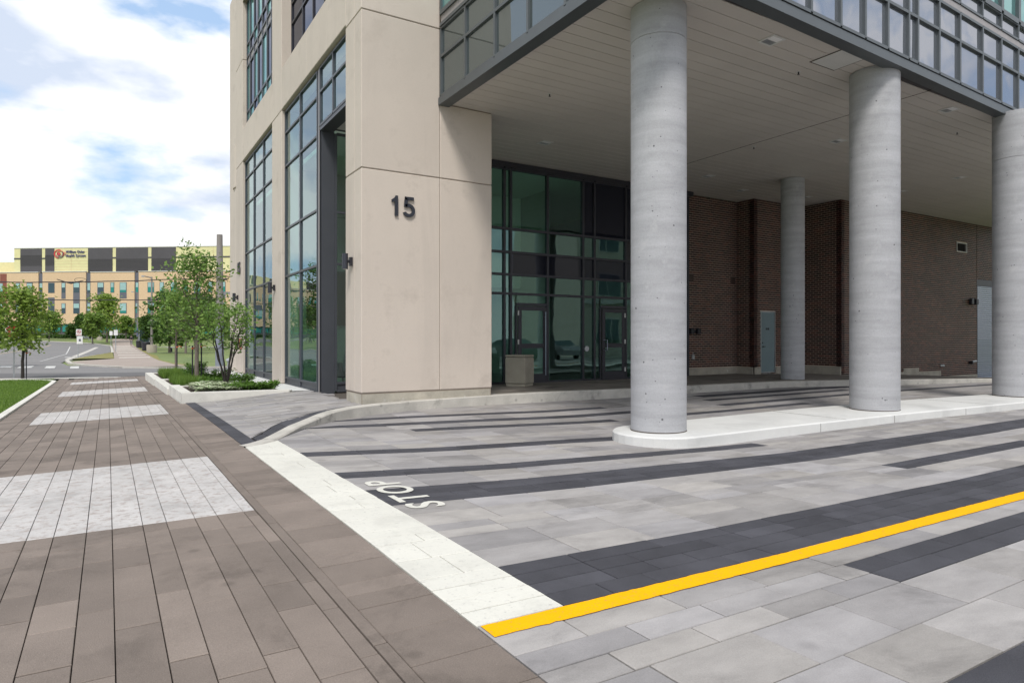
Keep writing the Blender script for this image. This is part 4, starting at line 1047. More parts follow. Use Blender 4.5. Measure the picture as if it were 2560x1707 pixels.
DL = [(9.81, 7.3 + .1), (9.84, 14.39), (16.27, 10.25), (16.28, 14.65), (18.85, 15.44), (21.77, 14.94), (16.19, 7.54), (23.3, 10.55), (23.71, 12.61)]
dlab = ['nearest square recessed soffit light, between the first two columns', 'recessed soffit light in front of the left entrance doors', 'recessed soffit light in the middle of the soffit left of the second column', 'recessed soffit light near the back just right of the first column', 'recessed soffit light close to the brick wall, left of the slim column', 'recessed soffit light right beside the top of the slim column', 'recessed soffit light near the front edge right of the second column', 'recessed soffit light farther back between the second and third columns', 'farthest right recessed soffit light above the vented brick wall']
for (x, y), lb in zip(DL, dlab):
    t = thing('recessed_light', lb, 'ceiling light', (x, y, ZS), 0, 'recessed lights in the soffit')
    b = MB(); 
    for (a, c, d, e) in ((-.17, .17, -.17, -.13), (-.17, .17, .13, .17), (-.17, -.13, -.13, .13), (.13, .17, -.13, .13)): b.box(a, c, d, e, -.012, -.001)
    b.build('trim', M['gtrim'], t)
    b = MB(); b.box(-.13, .13, -.13, .13, -.006, -.0012); b.build('reflector', M['metal'], t)
    b = MB(); b.add([(-.13, -.13, -.0065), (.13, -.13, -.0065), (-.13, .0, -.0065), (.13, .0, -.0065)], [(2, 3, 1, 0)]); b.build('lens', M['signwhite'], t)
for i, (x, y) in enumerate([(7.96, 11.47), (11.41, 8.0), (14.85, 11.76), (18.14, 8.27)]):
    t = thing('sprinkler_head', ['sprinkler head on the soffit left of the first column', 'sprinkler head near the access panel', 'sprinkler head in mid soffit between first and second columns', 'sprinkler head right of the second column'][i], 'sprinkler', (x, y, ZS), 0, 'sprinkler heads in the soffit')
    b = MB(); b.lathe([(.045, -.006), (.045, -.0005)], (0, 0, 0), 16); b.build('escutcheon', M['gtrim'], t)
    b = MB(); b.lathe([(.012, -.05), (.012, -.006)], (0, 0, 0), 8); b.lathe([(.025, -.056), (.025, -.05)], (0, 0, 0), 10); b.build('head', M['black'], t)

# ------------------------------------------------------------------ planters and plants
WALL = .23
def pz(y): return g(1.45, y)
plant = thing('concrete_planter', 'low stepped pale concrete planter beside the walk, full of hostas and evergreens', 'planter', (2.8, 20, -.1))
def pwall(poly, z0, z1, bev=.02, nm='planter_wall'):
    n = len(poly); cx = sum(p[0] for p in poly) / n; cy = sum(p[1] for p in poly) / n
    ins = [(p[0] + (cx - p[0]) / math.hypot(cx - p[0], cy - p[1]) * bev * 1.4, p[1] + (cy - p[1]) / math.hypot(cx - p[0], cy - p[1]) * bev * 1.4) for p in poly]
    b = MB(); vv = [(*p, z0) for p in poly] + [(*p, z1 - bev) for p in poly] + [(*p, z1) for p in ins]
    b.add(vv, [(i, (i + 1) % n, n + (i + 1) % n, n + i) for i in range(n)] + [(n + i, n + (i + 1) % n, 2 * n + (i + 1) % n, 2 * n + i) for i in range(n)] + [tuple(2 * n + i for i in range(n))])
    return b.W(nm, M['planter'], plant)
pwall([(1.50, 17.56), (1.73, 17.80), (1.72, 20.8), (1.47, 20.8)], -.3, .15)
pwall([(1.503, 17.553), (3.95, 17.30), (4.05, 17.45), (3.95, 17.56), (1.74, 17.793)], -.3, .148)
pwall([(1.73, 20.55), (4.0, 20.3), (4.0, 20.53), (1.73, 20.79)], -.3, .12)
pwall([(1.42, 20.83), (1.65, 20.83), (1.62, 25.9), (1.38, 25.9)], -.35, .055)
pwall([(1.63, 25.65), (3.7, 25.4), (3.7, 25.65), (1.63, 25.89)], -.35, .05)
pwall([(1.36, 25.93), (1.6, 25.93), (1.56, 31.0), (1.32, 31.0)], -.4, .05)
pwall([(1.57, 30.75), (3.5, 30.5), (3.5, 30.75), (1.57, 30.99)], -.4, .045)
for (y0, y1, z) in ((17.6, 20.6, .07), (20.8, 25.7, .0), (25.9, 30.8, -.02)):
    b = MB(); n = 10; m2 = 14
    vv = []
    for i in range(n + 1):
        for j in range(m2 + 1):
            x = 1.6 + (3.92 - 1.6) * i / n; y = y0 + (y1 - y0) * j / m2
            vv.append((x, y, z + .035 * math.sin(x * 9 + y * 7) * math.sin(y * 5) + .015))
    b.add(vv, [(i * (m2 + 1) + j, (i + 1) * (m2 + 1) + j, (i + 1) * (m2 + 1) + j + 1, i * (m2 + 1) + j + 1) for i in range(n) for j in range(m2)], 0, .5, True)
    b.W('mulch_bed', M['soil'], plant)

def leafmesh(name, C_, S, tone, mat, rs, up=0., aspect=1.6, parent=None, fold=True, **kw):
    """many separate leaf blades: centres C_, sizes S"""
    n = len(C_); C_ = np.asarray(C_, float); S = np.asarray(S, float)
    a = rs.normal(size=(n, 3)); a[:, 2] *= .6; a /= np.linalg.norm(a, axis=1)[:, None]
    nrm = rs.normal(size=(n, 3)); nrm[:, 2] = np.abs(nrm[:, 2]) + up; nrm -= (nrm * a).sum(1)[:, None] * a; nrm /= np.linalg.norm(nrm, axis=1)[:, None]
    w = np.cross(a, nrm)
    L = a * (S * aspect / 2)[:, None]; Wd = w * (S / 2)[:, None]; dn = nrm * (S * .12)[:, None]
    V = np.stack([C_ - L, C_ + Wd - dn, C_ + L, C_ - Wd - dn], 1).reshape(-1, 3)
    me = bpy.data.meshes.new(name); me.vertices.add(4 * n); me.vertices.foreach_set('co', V.ravel())
    me.loops.add(4 * n); me.loops.foreach_set('vertex_index', np.arange(4 * n))
    me.polygons.add(n); me.polygons.foreach_set('loop_start', np.arange(0, 4 * n, 4)); me.polygons.foreach_set('loop_total', np.full(n, 4))
    me.update(calc_edges=True); me.materials.append(mat)
    at_ = me.attributes.new('tone', 'FLOAT', 'POINT'); at_.data.foreach_set('value', np.repeat(np.asarray(tone, float), 4))
    return link(name, me, parent, **kw)

def tree(label, loc, h, cr, cb, leaf, nleaf, mat, bark, seed, cat='tree', group=None, shape=1.0, nb=26, tr=.06, stems=1, spread=.5, clump=.2, name='tree', lean=0., droop=0.):
    """tapered trunk and limbs; leaves gather in clumps round the twigs"""
    t = thing(name, label, cat, loc, 0, group)
    rs = np.random.RandomState(seed); b = MB(); tips = []
    top = h * .93
    for s0 in range(stems):
        az0 = 2 * math.pi * s0 / stems + rs.rand()
        sx, sy = (math.cos(az0) * spread * (stems > 1), math.sin(az0) * spread * (stems > 1))
        pts = []; nseg = 9; hh = top * (1 if stems == 1 else .72 + .3 * rs.rand())
        for i in range(nseg + 1):
            f_ = i / nseg
            pts.append(Vector((lean * f_ + sx * f_ ** 1.1 + rs.normal() * .012 * h * f_, sy * f_ ** 1.1 + rs.normal() * .012 * h * f_, hh * f_)))
        rad = [tr * (1 - .82 * (i / nseg)) * (.55 if stems > 1 else 1) + .002 for i in range(nseg + 1)]
        b.path(pts, rad, 7)
        k = nb // stems
        for q in range(k):
            f_ = cb / hh + (1 - cb / hh) * (q + .5) / k
            f_ = min(.98, f_); i = int(f_ * nseg); p = pts[i].lerp(pts[min(i + 1, nseg)], f_ * nseg - i)
            az = q * 2.4 + rs.rand() * .9; rel_ = (f_ - cb / hh) / (1 - cb / hh)
            prof = (math.sin(math.pi * min(1, (rel_ * .86 + .16))) ** .7) if shape == 1 else (1 - rel_) ** .8 + .08 if shape == 2 else (.55 + .6 * math.sin(math.pi * rel_ * .9 + .2))
            L = cr * prof * (.65 + .55 * rs.rand()) * (.75 if stems > 1 else 1)
            el = .35 + .5 * rel_ + .3 * rs.rand() if shape != 2 else .1 + .3 * rel_
            d = Vector((math.cos(az) * math.cos(el), math.sin(az) * math.cos(el), math.sin(el)))
            e1 = p + d * L * .5 + Vector((0, 0, .04 * L)); e2 = p + d * L + Vector((0, 0, .1 * L - droop * L))
            rb = rad[i] * .45
            b.path([p, e1, e2], [rb, rb * .6, rb * .2 + .001], 5)
            tips += [(p.lerp(e1, .7), L), (e1, L), (e1.lerp(e2, .5), L), (e2, L), (e2, L)]
            for w_ in range(2):
                d2 = (d + Vector(rs.normal(size=3)) * .5).normalized(); e3 = e1 + d2 * L * .45; b.path([e1, e3], [rb * .4, .001], 4); tips += [(e3, L), (e3, L)]
        tips.append((pts[-1], cr * .4)); tips.append((pts[-1], cr * .4))
    b.build('trunk', M[bark], t)
    idx = rs.randint(0, len(tips), nleaf); base = np.array([tips[i][0][:] for i in idx]); Ls = np.array([tips[i][1] for i in idx])
    cen = base + rs.normal(size=(nleaf, 3)) * (clump * cr) * np.array([1, 1, .75])
    cen[:, 2] = np.maximum(cen[:, 2], cb * .8)
    lo, hi = cen[:, 2].min(), cen[:, 2].max()
    ctone = rs.rand(len(tips)) ; tone = np.clip(.25 + .5 * ctone[idx] + rs.normal(size=nleaf) * .18, 0, 1)
    leafmesh('crown', cen, leaf * (.7 + .6 * rs.rand(nleaf)), tone, M[mat], rs, up=.3, parent=t)
    return t

# trees close to the building
tree('young maple with a dense rounded crown on the lawn beside the stop sign', (-3.18, 35.9, -.3), 3.65, 1.05, 1.15, .10, 3100, 'leafA', 'darkbark', 3, shape=3, nb=30, tr=.07, clump=.2)
tree('tall slender young tree staked in the middle of the planter', (2.46, 23.5, .0), 4.0, 1.0, 1.35, .07, 2700, 'leafB', 'bark', 11, nb=34, tr=.075, clump=.17, shape=3)
tree('multi-stemmed small tree with thin dark stems at the front of the planter', (2.78, 19.6, .07), 2.4, .78, .95, .055, 1500, 'leafB', 'darkbark', 5, stems=7, nb=35, tr=.05, spread=.55, clump=.17)
tree('slim young tree with a sparse crown at the back of the planter', (2.42, 30.6, -.02), 3.4, .9, 1.3, .08, 1700, 'leafB', 'bark', 21, nb=26, tr=.05, clump=.2)
def stake(loc, h, label):
    t = thing('tree_stake', label, 'stake', loc, 0, 'dark stakes beside the young trees')
    b = MB(); b.tube((0, 0, -.1), (0, 0, h), .022, .022, 8); b.build('post', M['black'], t)
    b = MB(); b.tube((0, 0, h - .12), (0, 0, h - .07), .03, .03, 8); b.path([(0, 0, h - .1), (.09, .03, h - .06), (.17, 0, h - .1)], [.012, .014, .01], 5); b.build('tie', M['ribbon'], t)
stake((2.37, 23.9, 0), 1.22, 'dark stake left of the tall young tree trunk'); stake((2.62, 23.75, 0), 1.28, 'dark stake right behind the tall young tree trunk')
stake((2.40, 29.9, -.02), 1.22, 'dark stake with an orange tie at the back of the planter'); stake((-3.05, 35.95, -.3), 1.2, 'dark stake beside the maple on the lawn')

# hostas
rs0 = np.random.RandomState(5)
def hosta_mesh():
    b = MB(); c = MB()
    for k in range(26):
        az = k * 2.4; el = .35 + .9 * rs0.rand(); L = .13 + .10 * rs0.rand(); W_ = .032 + .014 * rs0.rand()
        dx, dy = math.cos(az), math.sin(az); px_, py_ = -dy, dx; pts = []
        for i, (f_, wf) in enumerate(((0, .15), (.3, .8), (.6, 1), (.85, .55), (1, .03))):
            r_ = L * f_ * math.cos(el * (1 - .6 * f_)); z = .02 + L * (math.sin(el) * f_ - .55 * f_ * f_ * .9) + .03
            pts.append((dx * r_, dy * r_, z, W_ * wf))
        for (a, e) in zip(pts[:-1], pts[1:]):
            tn = .0
            q = lambda p, s_: (p[0] + px_ * p[3] * s_, p[1] + py_ * p[3] * s_, p[2] + .012 * abs(s_))
            b.quad([q(a, -.45), q(e, -.45), q(e, .45), q(a, .45)], 0, .05 + .2 * rs0.rand(), True)
            b.quad([q(a, -1), q(e, -1), q(e, -.45), q(a, -.45)], 0, .95, True); b.quad([q(a, .45), q(e, .45), q(e, 1), q(a, 1)], 0, .95, True)
    return b
first = None; hpos = []
for i in range(30):
    hpos.append((1.95 + (i % 8) * .2 + rs0.rand() * .1, 18.0 + (i // 8) * .36 + rs0.rand() * .15))
hpos += [(1.9 + .17 * k + .05 * rs0.rand(), 19.5 + .2 * rs0.rand()) for k in range(4)] + [(2.6 + .25 * k, 20.0 + .1 * rs0.rand()) for k in range(4)]
for i, (x, y) in enumerate(hpos):
    if math.hypot(x - 2.78, y - 19.6) < .1: continue
    if first is None:
        first = thing('hosta_plant', 'variegated hosta with cream edged leaves in the front of the planter', 'plant', (x, y, .08), 0, 'variegated hostas in the planter')
        hosta_mesh().build('leaves', M['hosta'], first)
    else: copy_thing(first, (x, y, .08 + .02 * rs0.rand()), rs0.rand() * 6, .8 + .5 * rs0.rand())
def juniper(loc, rx, ry, h, label, seed, n=2600):
    t = thing('juniper_shrub', label, 'shrub', loc); rs = np.random.RandomState(seed)
    b = MB(); C_ = []; 
    for k in range(26):
        az = rs.rand() * 6.28; L = .55 + .45 * rs.rand(); ex, ey, ez = math.cos(az) * rx * L, math.sin(az) * ry * L, h * (.35 + .65 * rs.rand())
        b.path([(0, 0, 0), (ex * .5, ey * .5, ez * .6), (ex, ey, ez)], [.012, .008, .002], 4)
        for q in range(n // 26):
            f_ = .2 + .85 * rs.rand(); s2 = .05 + .05 * (1 - f_)
            C_.append((ex * f_ + rs.normal() * s2, ey * f_ + rs.normal() * s2, ez * f_ * (1.1 - .1 * f_) + abs(rs.normal()) * s2 * .7))
    b.build('stem', M['darkbark'], t); C_ = np.array(C_)
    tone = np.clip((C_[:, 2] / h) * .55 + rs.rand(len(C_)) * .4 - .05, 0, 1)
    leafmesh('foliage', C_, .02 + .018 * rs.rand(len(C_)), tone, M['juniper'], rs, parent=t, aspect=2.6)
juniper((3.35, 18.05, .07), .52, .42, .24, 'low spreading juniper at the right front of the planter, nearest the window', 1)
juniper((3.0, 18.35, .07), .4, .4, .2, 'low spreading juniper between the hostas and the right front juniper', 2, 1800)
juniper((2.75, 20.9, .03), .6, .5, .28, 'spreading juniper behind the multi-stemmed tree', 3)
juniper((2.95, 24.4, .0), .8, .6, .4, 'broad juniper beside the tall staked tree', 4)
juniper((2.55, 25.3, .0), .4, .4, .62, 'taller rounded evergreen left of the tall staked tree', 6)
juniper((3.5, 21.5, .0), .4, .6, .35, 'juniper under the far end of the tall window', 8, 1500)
def tuft_patch(name, label, x0, x1, y0, y1, z, n, h, seed, kind=None, cat='ornamental grass', zf=None):
    rs = np.random.RandomState(seed); X = x0 + (x1 - x0) * rs.rand(n); Y = y0 + (y1 - y0) * rs.rand(n)
    az = rs.rand(n) * 6.28; ln = h * (.6 + .7 * rs.rand(n)); le = rs.rand(n) * .6; wd = .004 + .003 * rs.rand(n) + h * .01
    Zb = np.array([zf(x, y) for x, y in zip(X, Y)]) if zf else np.full(n, z)
    dx, dy = np.cos(az), np.sin(az)
    P0 = np.stack([X - dy * wd, Y + dx * wd, Zb], 1); P1 = np.stack([X + dy * wd, Y - dx * wd, Zb], 1)
    P2 = np.stack([X + dx * ln * le, Y + dy * ln * le, Zb + ln * (1 - le * .4)], 1)
    V = np.stack([P0, P1, P2], 1).reshape(-1, 3)
    me = bpy.data.meshes.new(name); me.vertices.add(3 * n); me.vertices.foreach_set('co', V.ravel()); me.loops.add(3 * n); me.loops.foreach_set('vertex_index', np.arange(3 * n))
    me.polygons.add(n); me.polygons.foreach_set('loop_start', np.arange(0, 3 * n, 3)); me.polygons.foreach_set('loop_total', np.full(n, 3)); me.update(calc_edges=True); me.materials.append(M['grassb'])
    a = me.attributes.new('tone', 'FLOAT', 'POINT'); a.data.foreach_set('value', np.repeat(rs.rand(n), 3))
    o_ = link(name, me); o_['label'] = label; o_['category'] = cat
    if kind: o_['kind'] = kind
    return o_
tuft_patch('grass_clump', 'clump of fine green ornamental grass in the middle planter bay', 1.75, 2.5, 21.4, 24.6, .0, 5000, .30, 1)
tuft_patch('grass_clump', 'clump of fine green ornamental grass in the far planter bay', 1.72, 2.5, 26.6, 29.6, -.03, 5000, .34, 2)
o_ = tuft_patch('lawn_grass', 'short mown grass of the corner lawn', -6.5, -1.98, 15, 35.2, 0, 90000, .07, 3, kind='stuff', cat='grass', zf=gside)

# ------------------------------------------------------------------ street furniture and far things
def sgn(t, w, h, z, y, mk, nm='sign_plate', x=0):
    b = MB(); b.box(x - w / 2, x + w / 2, y - .008, y, z - h / 2, z + h / 2); return b.build(nm, M[mk], t)
VIEW = -math.radians(18)
t = thing('stop_sign', 'red octagonal stop sign on a grey post, half hidden behind the maple', 'stop sign', (-3.62, 37.3, -.33), math.radians(12))
b = MB(); b.box(-.03, .03, -.02, .02, 0, 2.05); b.build('post', M['metal'], t)
def octo(r, y0, y1):
    b = MB(); n = 8; vv = [(r * math.cos(math.pi / 8 + k * math.pi / 4), y, r * math.sin(math.pi / 8 + k * math.pi / 4) + 2.1) for y in (y0, y1) for k in range(n)]
    b.add(vv, [tuple(range(n)), tuple(range(2 * n - 1, n - 1, -1))] + [(k, n + k, n + (k + 1) % n, (k + 1) % n) for k in range(n)]); return b
octo(.345, -.035, -.02).build('sign_border', M['signwhite'], t); octo(.315, -.040, -.0352).build('sign_face', M['signred'], t)
text_parts('STOP', .23, lambda a, b_, c: (a - .30, -.046 - c, 2.02 + b_), M['signwhite'], t, 'letter', ext=.003, bevel=.004)
sgn(t, .42, .2, 1.66, -.025, 'signwhite', 'tab_plate')
text_parts('ARRÊT', .1, lambda a, b_, c: (a - .17, -.036 - c, 1.63 + b_), M['signred'], t, 'letter', ext=.002) if False else None
t = thing('parking_sign', 'leaning post with two white signs, the upper one a no-parking symbol, on the grass island', 'sign', (-2.12, 66.1, -.17), math.radians(10))
b = MB(); b.tube((0, 0, 0), (.08, 0, 2.3), .035, n=8); b.build('post', M['metal'], t)
sgn(t, .40, .55, 2.12, -.05, 'signwhite', x=.06); sgn(t, .42, .62, 1.48, -.05, 'signwhite', x=.12)
b = MB()
for k in range(20):
    a0, a1 = 2 * math.pi * k / 20, 2 * math.pi * (k + 1) / 20
    b.quad([(.06 + .15 * math.cos(a0), -.062, 2.18 + .15 * math.sin(a0)), (.06 + .15 * math.cos(a1), -.062, 2.18 + .15 * math.sin(a1)), (.06 + .11 * math.cos(a1), -.062, 2.18 + .11 * math.sin(a1)), (.06 + .11 * math.cos(a0), -.062, 2.18 + .11 * math.sin(a0))])
b.quad([(-.03, -.062, 2.26), (.0, -.062, 2.29), (.15, -.062, 2.1), (.12, -.062, 2.07)]); b.quad([(-.13, -.062, 1.90), (.25, -.062, 1.90), (.25, -.062, 1.94), (-.13, -.062, 1.94)]); b.build('red_ring', M['signred'], t)
text_parts('P', .2, lambda a, b_, c: (.0 + a, -.06 - c, 2.11 + b_), M['black'], t, 'letter', ext=.001)
b = MB(); b.box(.05, .2, -.062, -.06, 1.38, 1.58); b.build('symbol', M['hspan'], t)
for (x, y, z, h, lb) in ((.78, 86.3, -.04, 2.4, 'nearer small white sign on a post at the edge of the far path'), (.42, 112, .12, 2.35, 'farther small white sign on a leaning post left of the far path'), (-2.6, 148.2, 1.0, 2.3, 'small white sign on a post before the hedge')):
    t = thing('path_sign', lb, 'sign', (x, y, z)); b = MB(); b.tube((0, 0, -.2), (0, 0, h), .04, n=6); b.build('post', M['metal'], t); sgn(t, .38, .6, h - .25, -.045, 'signwhite')
def street_lamp(loc, h, arm, label, base=None, r=.09, head='flat'):
    t = thing('street_lamp', label, 'street lamp', loc)
    b = MB(); b.tube((0, 0, -.3), (0, 0, h), r, r * .55, 8); b.build('pole', M['pole'], t)
    b = MB(); b.tube((0, 0, h - .1), (arm, -.1 * abs(arm), h + .05), r * .5, r * .4, 6); b.build('arm', M['pole'], t)
    b = MB(); b.box(min(arm, arm * 1.35), max(arm, arm * 1.35), -.22, .1, h - .05, h + .09); b.build('lamp_head', M['metal'], t)
    if base:
        b = MB(); b.lathe([(base, -.3), (base, .75), (base - .04, .8)], (0, 0, 0), 14); b.build('concrete_base', M['agg'], t)
street_lamp((4.22, 84.2, -.05), 8.4, -.75, 'tall street lamp with a left-pointing arm, rising from a round concrete base', .52, .14)
street_lamp((-1.36, 153.3, 1.0), 8.9, -.5, 'street lamp with a concrete base standing before the bushy tree', .5, .13)
street_lamp((3.85, 115, .15), 8.3, -.6, 'thin tall lamp post beside the bus shelter', None, .10)
street_lamp((4.3, 161, 1.3), 4.4, .7, 'short lamp post with a right-pointing head near the hedge', None, .10)
# utility pole and wires
t = thing('utility_pole', 'weathered utility pole with a bluish painted foot rising behind the young trees', 'utility pole', (6.17, 46.2, -.3))
b = MB(); b.tube((0, 0, 2.6), (0, 0, 8.45), .24, .18, 16); b.build('pole', M['pole'], t)
b = MB(); b.tube((0, 0, -.3), (0, 0, 2.6), .27, .24, 16); b.build('pole_foot', M['polepaint'], t)
b = MB(); b.box(.2, 2.6, -.05, .05, 4.6, 4.78); b.tube((.2, 0, 4.4), (1.2, 0, 4.62), .03); b.build('lamp_arm', M['metal'], t)
b = MB(); b.tube((.2, -.1, 5.55), (.45, -.1, 5.6), .06); b.build('insulator', M['black'], t)
b = MB(); b.box(-1.05, -.4, -.3, -.28, 2.02, 2.2); b.build('street_name_plate', M['green'], t)
def wire(pts, r, name, label):
    b = MB(); b.path(pts, [r] * len(pts), 5); o2 = b.build(name, M['black'], None); o2['label'] = label; o2['category'] = 'cable'
def sag(p, q, s, n=24): return [(p[0] + (q[0] - p[0]) * i / n, p[1] + (q[1] - p[1]) * i / n, p[2] + (q[2] - p[2]) * i / n - 4 * s * (i / n) * (1 - i / n) + .012 * math.sin(i * 2.1)) for i in range(n + 1)]
wire(sag((6.2, 46.1, 5.42), (-30, 46.2, 5.9), 1.15, 40), .030, 'overhead_cable', 'upper black overhead cable crossing in front of the hospital')
wire(sag((6.2, 46.1, 4.05), (-30, 46.2, 5.2), .9, 40), .028, 'overhead_cable', 'lower black overhead cable crossing in front of the hospital')
wire(sag((6.3, 46.1, 5.5), (18, 47, 4.9), .2, 8), .03, 'overhead_cable', 'short black cable running right from the utility pole to the building')
b = MB(); 
lp = [(-1.35 + .3 * math.cos(a), 46.1, 4.86 + .13 * math.sin(a)) for a in np.linspace(0, 6.28, 18)]
b.path(lp, [.012] * len(lp), 5); b.path([(-2.5, 46.1, 4.86), (-2.1, 46.1, 4.72), (-1.8, 46.1, 4.66), (-1.5, 46.1, 4.76), (-1.2, 46.1, 4.84)], [.02, .035, .05, .03, .02], 6)
o2 = b.build('cable_loop', M['black']); o2['label'] = 'coiled cable slack hanging on the upper overhead cable'; o2['category'] = 'cable'
# bins
def bin_(loc, h, r, label, mk='black'):
    t = thing('waste_bin', label, 'waste bin', loc); b = MB(); b.lathe([(r * .85, 0), (r, h * .9)], (0, 0, 0), 16); b.build('bin_body', M[mk], t)
    b = MB(); b.lathe([(r * 1.08, h * .9), (r * 1.08, h * .96), (r * .8, h)], (0, 0, 0), 16); b.build('lid', M[mk], t)
bin_((4.05, 92.7, -.03), 1.05, .52, 'large round black waste bin right of the far path'); bin_((3.9, 110, .1), 1.05, .42, 'smaller dark waste bin beside the bus shelter')
t = thing('litter_bin', 'grey metal litter bin beyond the corner of the beige building', 'litter bin', (4.95, 33.2, -.22))
b = MB(); b.lathe([(.19, 0), (.19, .62)], (0, 0, 0), 18); b.build('bin_body', M['metal'], t); b = MB(); b.lathe([(.25, .62), (.25, .70), (.12, .76)], (0, 0, 0), 18); b.build('lid', M['metal'], t)
# bus shelter
t = thing('bus_shelter', 'glass bus shelter with a dark roof at the edge of the far path', 'bus shelter', (4.6, 113, .1), math.radians(0))
b = MB(); b.box(-.75, .75, -2.2, 2.2, 2.75, 2.95); b.build('roof', M['black'], t)
for x in (-.65, .65):
    for y in (-2.1, 0, 2.1):
        b = MB(); b.box(x - .05, x + .05, y - .05, y + .05, -.2, 2.75); b.build('post', M['metal'], t)
for (x0, x1, y0, y1) in ((.63, .66, -2.05, -.05), (.63, .66, .05, 2.05), (-.6, .6, -2.12, -2.09)):
    b = MB(); b.box(x0, x1, y0, y1, .2, 2.6); b.build('pane', M['hglass'], t)
b = MB(); b.box(-.95, -.9, -2.6, -2.2, 1.7, 2.9); b.build('stop_flag', pmat('blue_sign', (.03, .1, .4), .5), t)
# bench
t = thing('bench', 'slatted metal bench on the grass before the hedge', 'bench', (-3.9, 152.5, 1.05), math.radians(15))
for k in range(4): b = MB(); b.box(-.9, .9, -.2 + k * .12, -.12 + k * .12, .43, .47); b.build('seat_slat', M['metal'], t)
for k in range(4): b = MB(); b.box(-.9, .9, .26, .30, .52 + k * .11, .6 + k * .11); b.build('back_slat', M['metal'], t)
for x in (-.8, .8): b = MB(); b.box(x - .04, x + .04, -.2, .28, 0, .43); b.build('leg', M['metal'], t)
# picnic grill / low table on the lawn
t = thing('park_stool', 'small dark round-topped park seat on the lawn', 'stool', (6.3, 86, -.05)); b = MB(); b.lathe([(.5, .42), (.5, .5)], (0, 0, 0), 14); b.build('top', M['metal'], t); b = MB(); b.lathe([(.12, -.1), (.12, .42)], (0, 0, 0), 8); b.build('pedestal', M['black'], t)

# person walking on the far path
def skinned(name, joints, edges, radii, mat, parent, sub=1):
    me = bpy.data.meshes.new(name); me.from_pydata(joints, edges, []); o_ = bpy.data.objects.new(name, me); COL.objects.link(o_)
    mod = o_.modifiers.new('skin', 'SKIN')
    for v, r in zip(me.skin_vertices[0].data, radii): v.radius = (r, r)
    me.skin_vertices[0].data[0].use_root = True
    s2 = o_.modifiers.new('sub', 'SUBSURF'); s2.levels = sub; s2.render_levels = sub
    dg = bpy.context.evaluated_depsgraph_get(); m2 = bpy.data.meshes.new_from_object(o_.evaluated_get(dg)); COL.objects.unlink(o_); bpy.data.objects.remove(o_)
    m2.materials.clear(); m2.materials.append(mat)
    for p in m2.polygons: p.use_smooth = True
    return link(name, m2, parent)
t = thing('person', 'person in a dark top and grey trousers walking on the far path', 'person', (3.3, 124, .26), math.radians(170))
skinned('body', [(0, 0, .95), (0, 0, 1.15), (0, 0, 1.38), (0, 0, 1.50), (0, -.02, 1.64), (-.19, 0, 1.40), (-.25, .06, 1.12), (-.24, -.06, .88), (.19, 0, 1.40), (.25, -.06, 1.12), (.24, .08, .88), (-.09, 0, .9), (-.1, .1, .5), (-.1, .22, .08), (-.1, .1, .04), (.09, 0, .9), (.1, -.08, .5), (.1, -.16, .08), (.1, -.28, .04)],
        [(0, 1), (1, 2), (2, 3), (3, 4), (2, 5), (5, 6), (6, 7), (2, 8), (8, 9), (9, 10), (0, 11), (11, 12), (12, 13), (13, 14), (0, 15), (15, 16), (16, 17), (17, 18)],
        [.14, .13, .14, .055, .10, .07, .05, .035, .07, .05, .035, .10, .065, .045, .04, .10, .065, .045, .04], M['skin'], t)
skinned('jacket', [(0, 0, .92), (0, 0, 1.15), (0, 0, 1.38), (0, 0, 1.47), (-.19, 0, 1.40), (-.25, .06, 1.12), (-.245, -.03, .94), (.19, 0, 1.40), (.25, -.06, 1.12), (.245, .04, .94)], [(0, 1), (1, 2), (2, 3), (2, 4), (4, 5), (5, 6), (2, 7), (7, 8), (8, 9)], [.17, .155, .165, .08, .09, .068, .055, .09, .068, .055], M['cloth_dark'], t)
skinned('trousers', [(0, 0, .93), (-.09, 0, .86), (-.1, .1, .5), (-.1, .21, .12), (.09, 0, .86), (.1, -.08, .5), (.1, -.155, .12)], [(0, 1), (1, 2), (2, 3), (0, 4), (4, 5), (5, 6)], [.15, .115, .08, .062, .115, .08, .062], M['cloth_grey'], t)
b = MB(); b.lathe([(.02, 1.77), (.09, 1.74), (.115, 1.66), (.10, 1.58)][::-1], (0, .015, 0), 12); b.build('hair', M['hair'], t)

# ------------------------------------------------------------------ hospital
HO, HU, HN = Vector((-20.55, 206.1)), Vector((.8105, -.5857)), Vector((-.5857, -.8105))
hz = math.atan2(HU.y, HU.x)
H = thing('hospital', 'long tan brick hospital with a yellow and charcoal clad rooftop storey beyond the road', 'building', (HO.x, HO.y, 0), hz)
def hb(nm, u0, u1, w0, w1, z0, z1, mk, par=None, **kw):
    b = MB(); b.box(u0, u1, -w1, -w0, z0, z1); return b.build(nm, M[mk], par or H, **kw)
UL, UR = -75, 80
hb('ground_storey', UL, UR, -30, -.6, -1, 5.05, 'hdark')
for i, (a, c) in enumerate([(UL, -60.6), (-59.5, -40.6), (-39.5, -20.6), (-19.5, -3.1), (-3.0, 7.2), (8.3, 19.7), (20.9, 32.3), (33.4, 57.0), (58.1, UR)]):
    hb('brick_facade', a, c, -30, 0, 5.05, 17.75 + .08 * (i % 3), 'hbrick')
    hb('coping', a - .05, c + .05, -.5, .12, 17.8 + .08 * (i % 3), 17.95 + .08 * (i % 3), 'gtrim')
for a, c in ((-60.6, -59.5), (-40.6, -39.5), (-20.6, -19.5), (7.2, 8.3), (19.7, 20.9), (32.3, 33.4), (57.0, 58.1)):
    hb('recess_strip', a - .02, c + .02, -30, -.25, 5.0, 17.7, 'hspan')
hb('rust_panel', -2.9, -1.2, -.1, .06, 9, 17.6, 'hred')
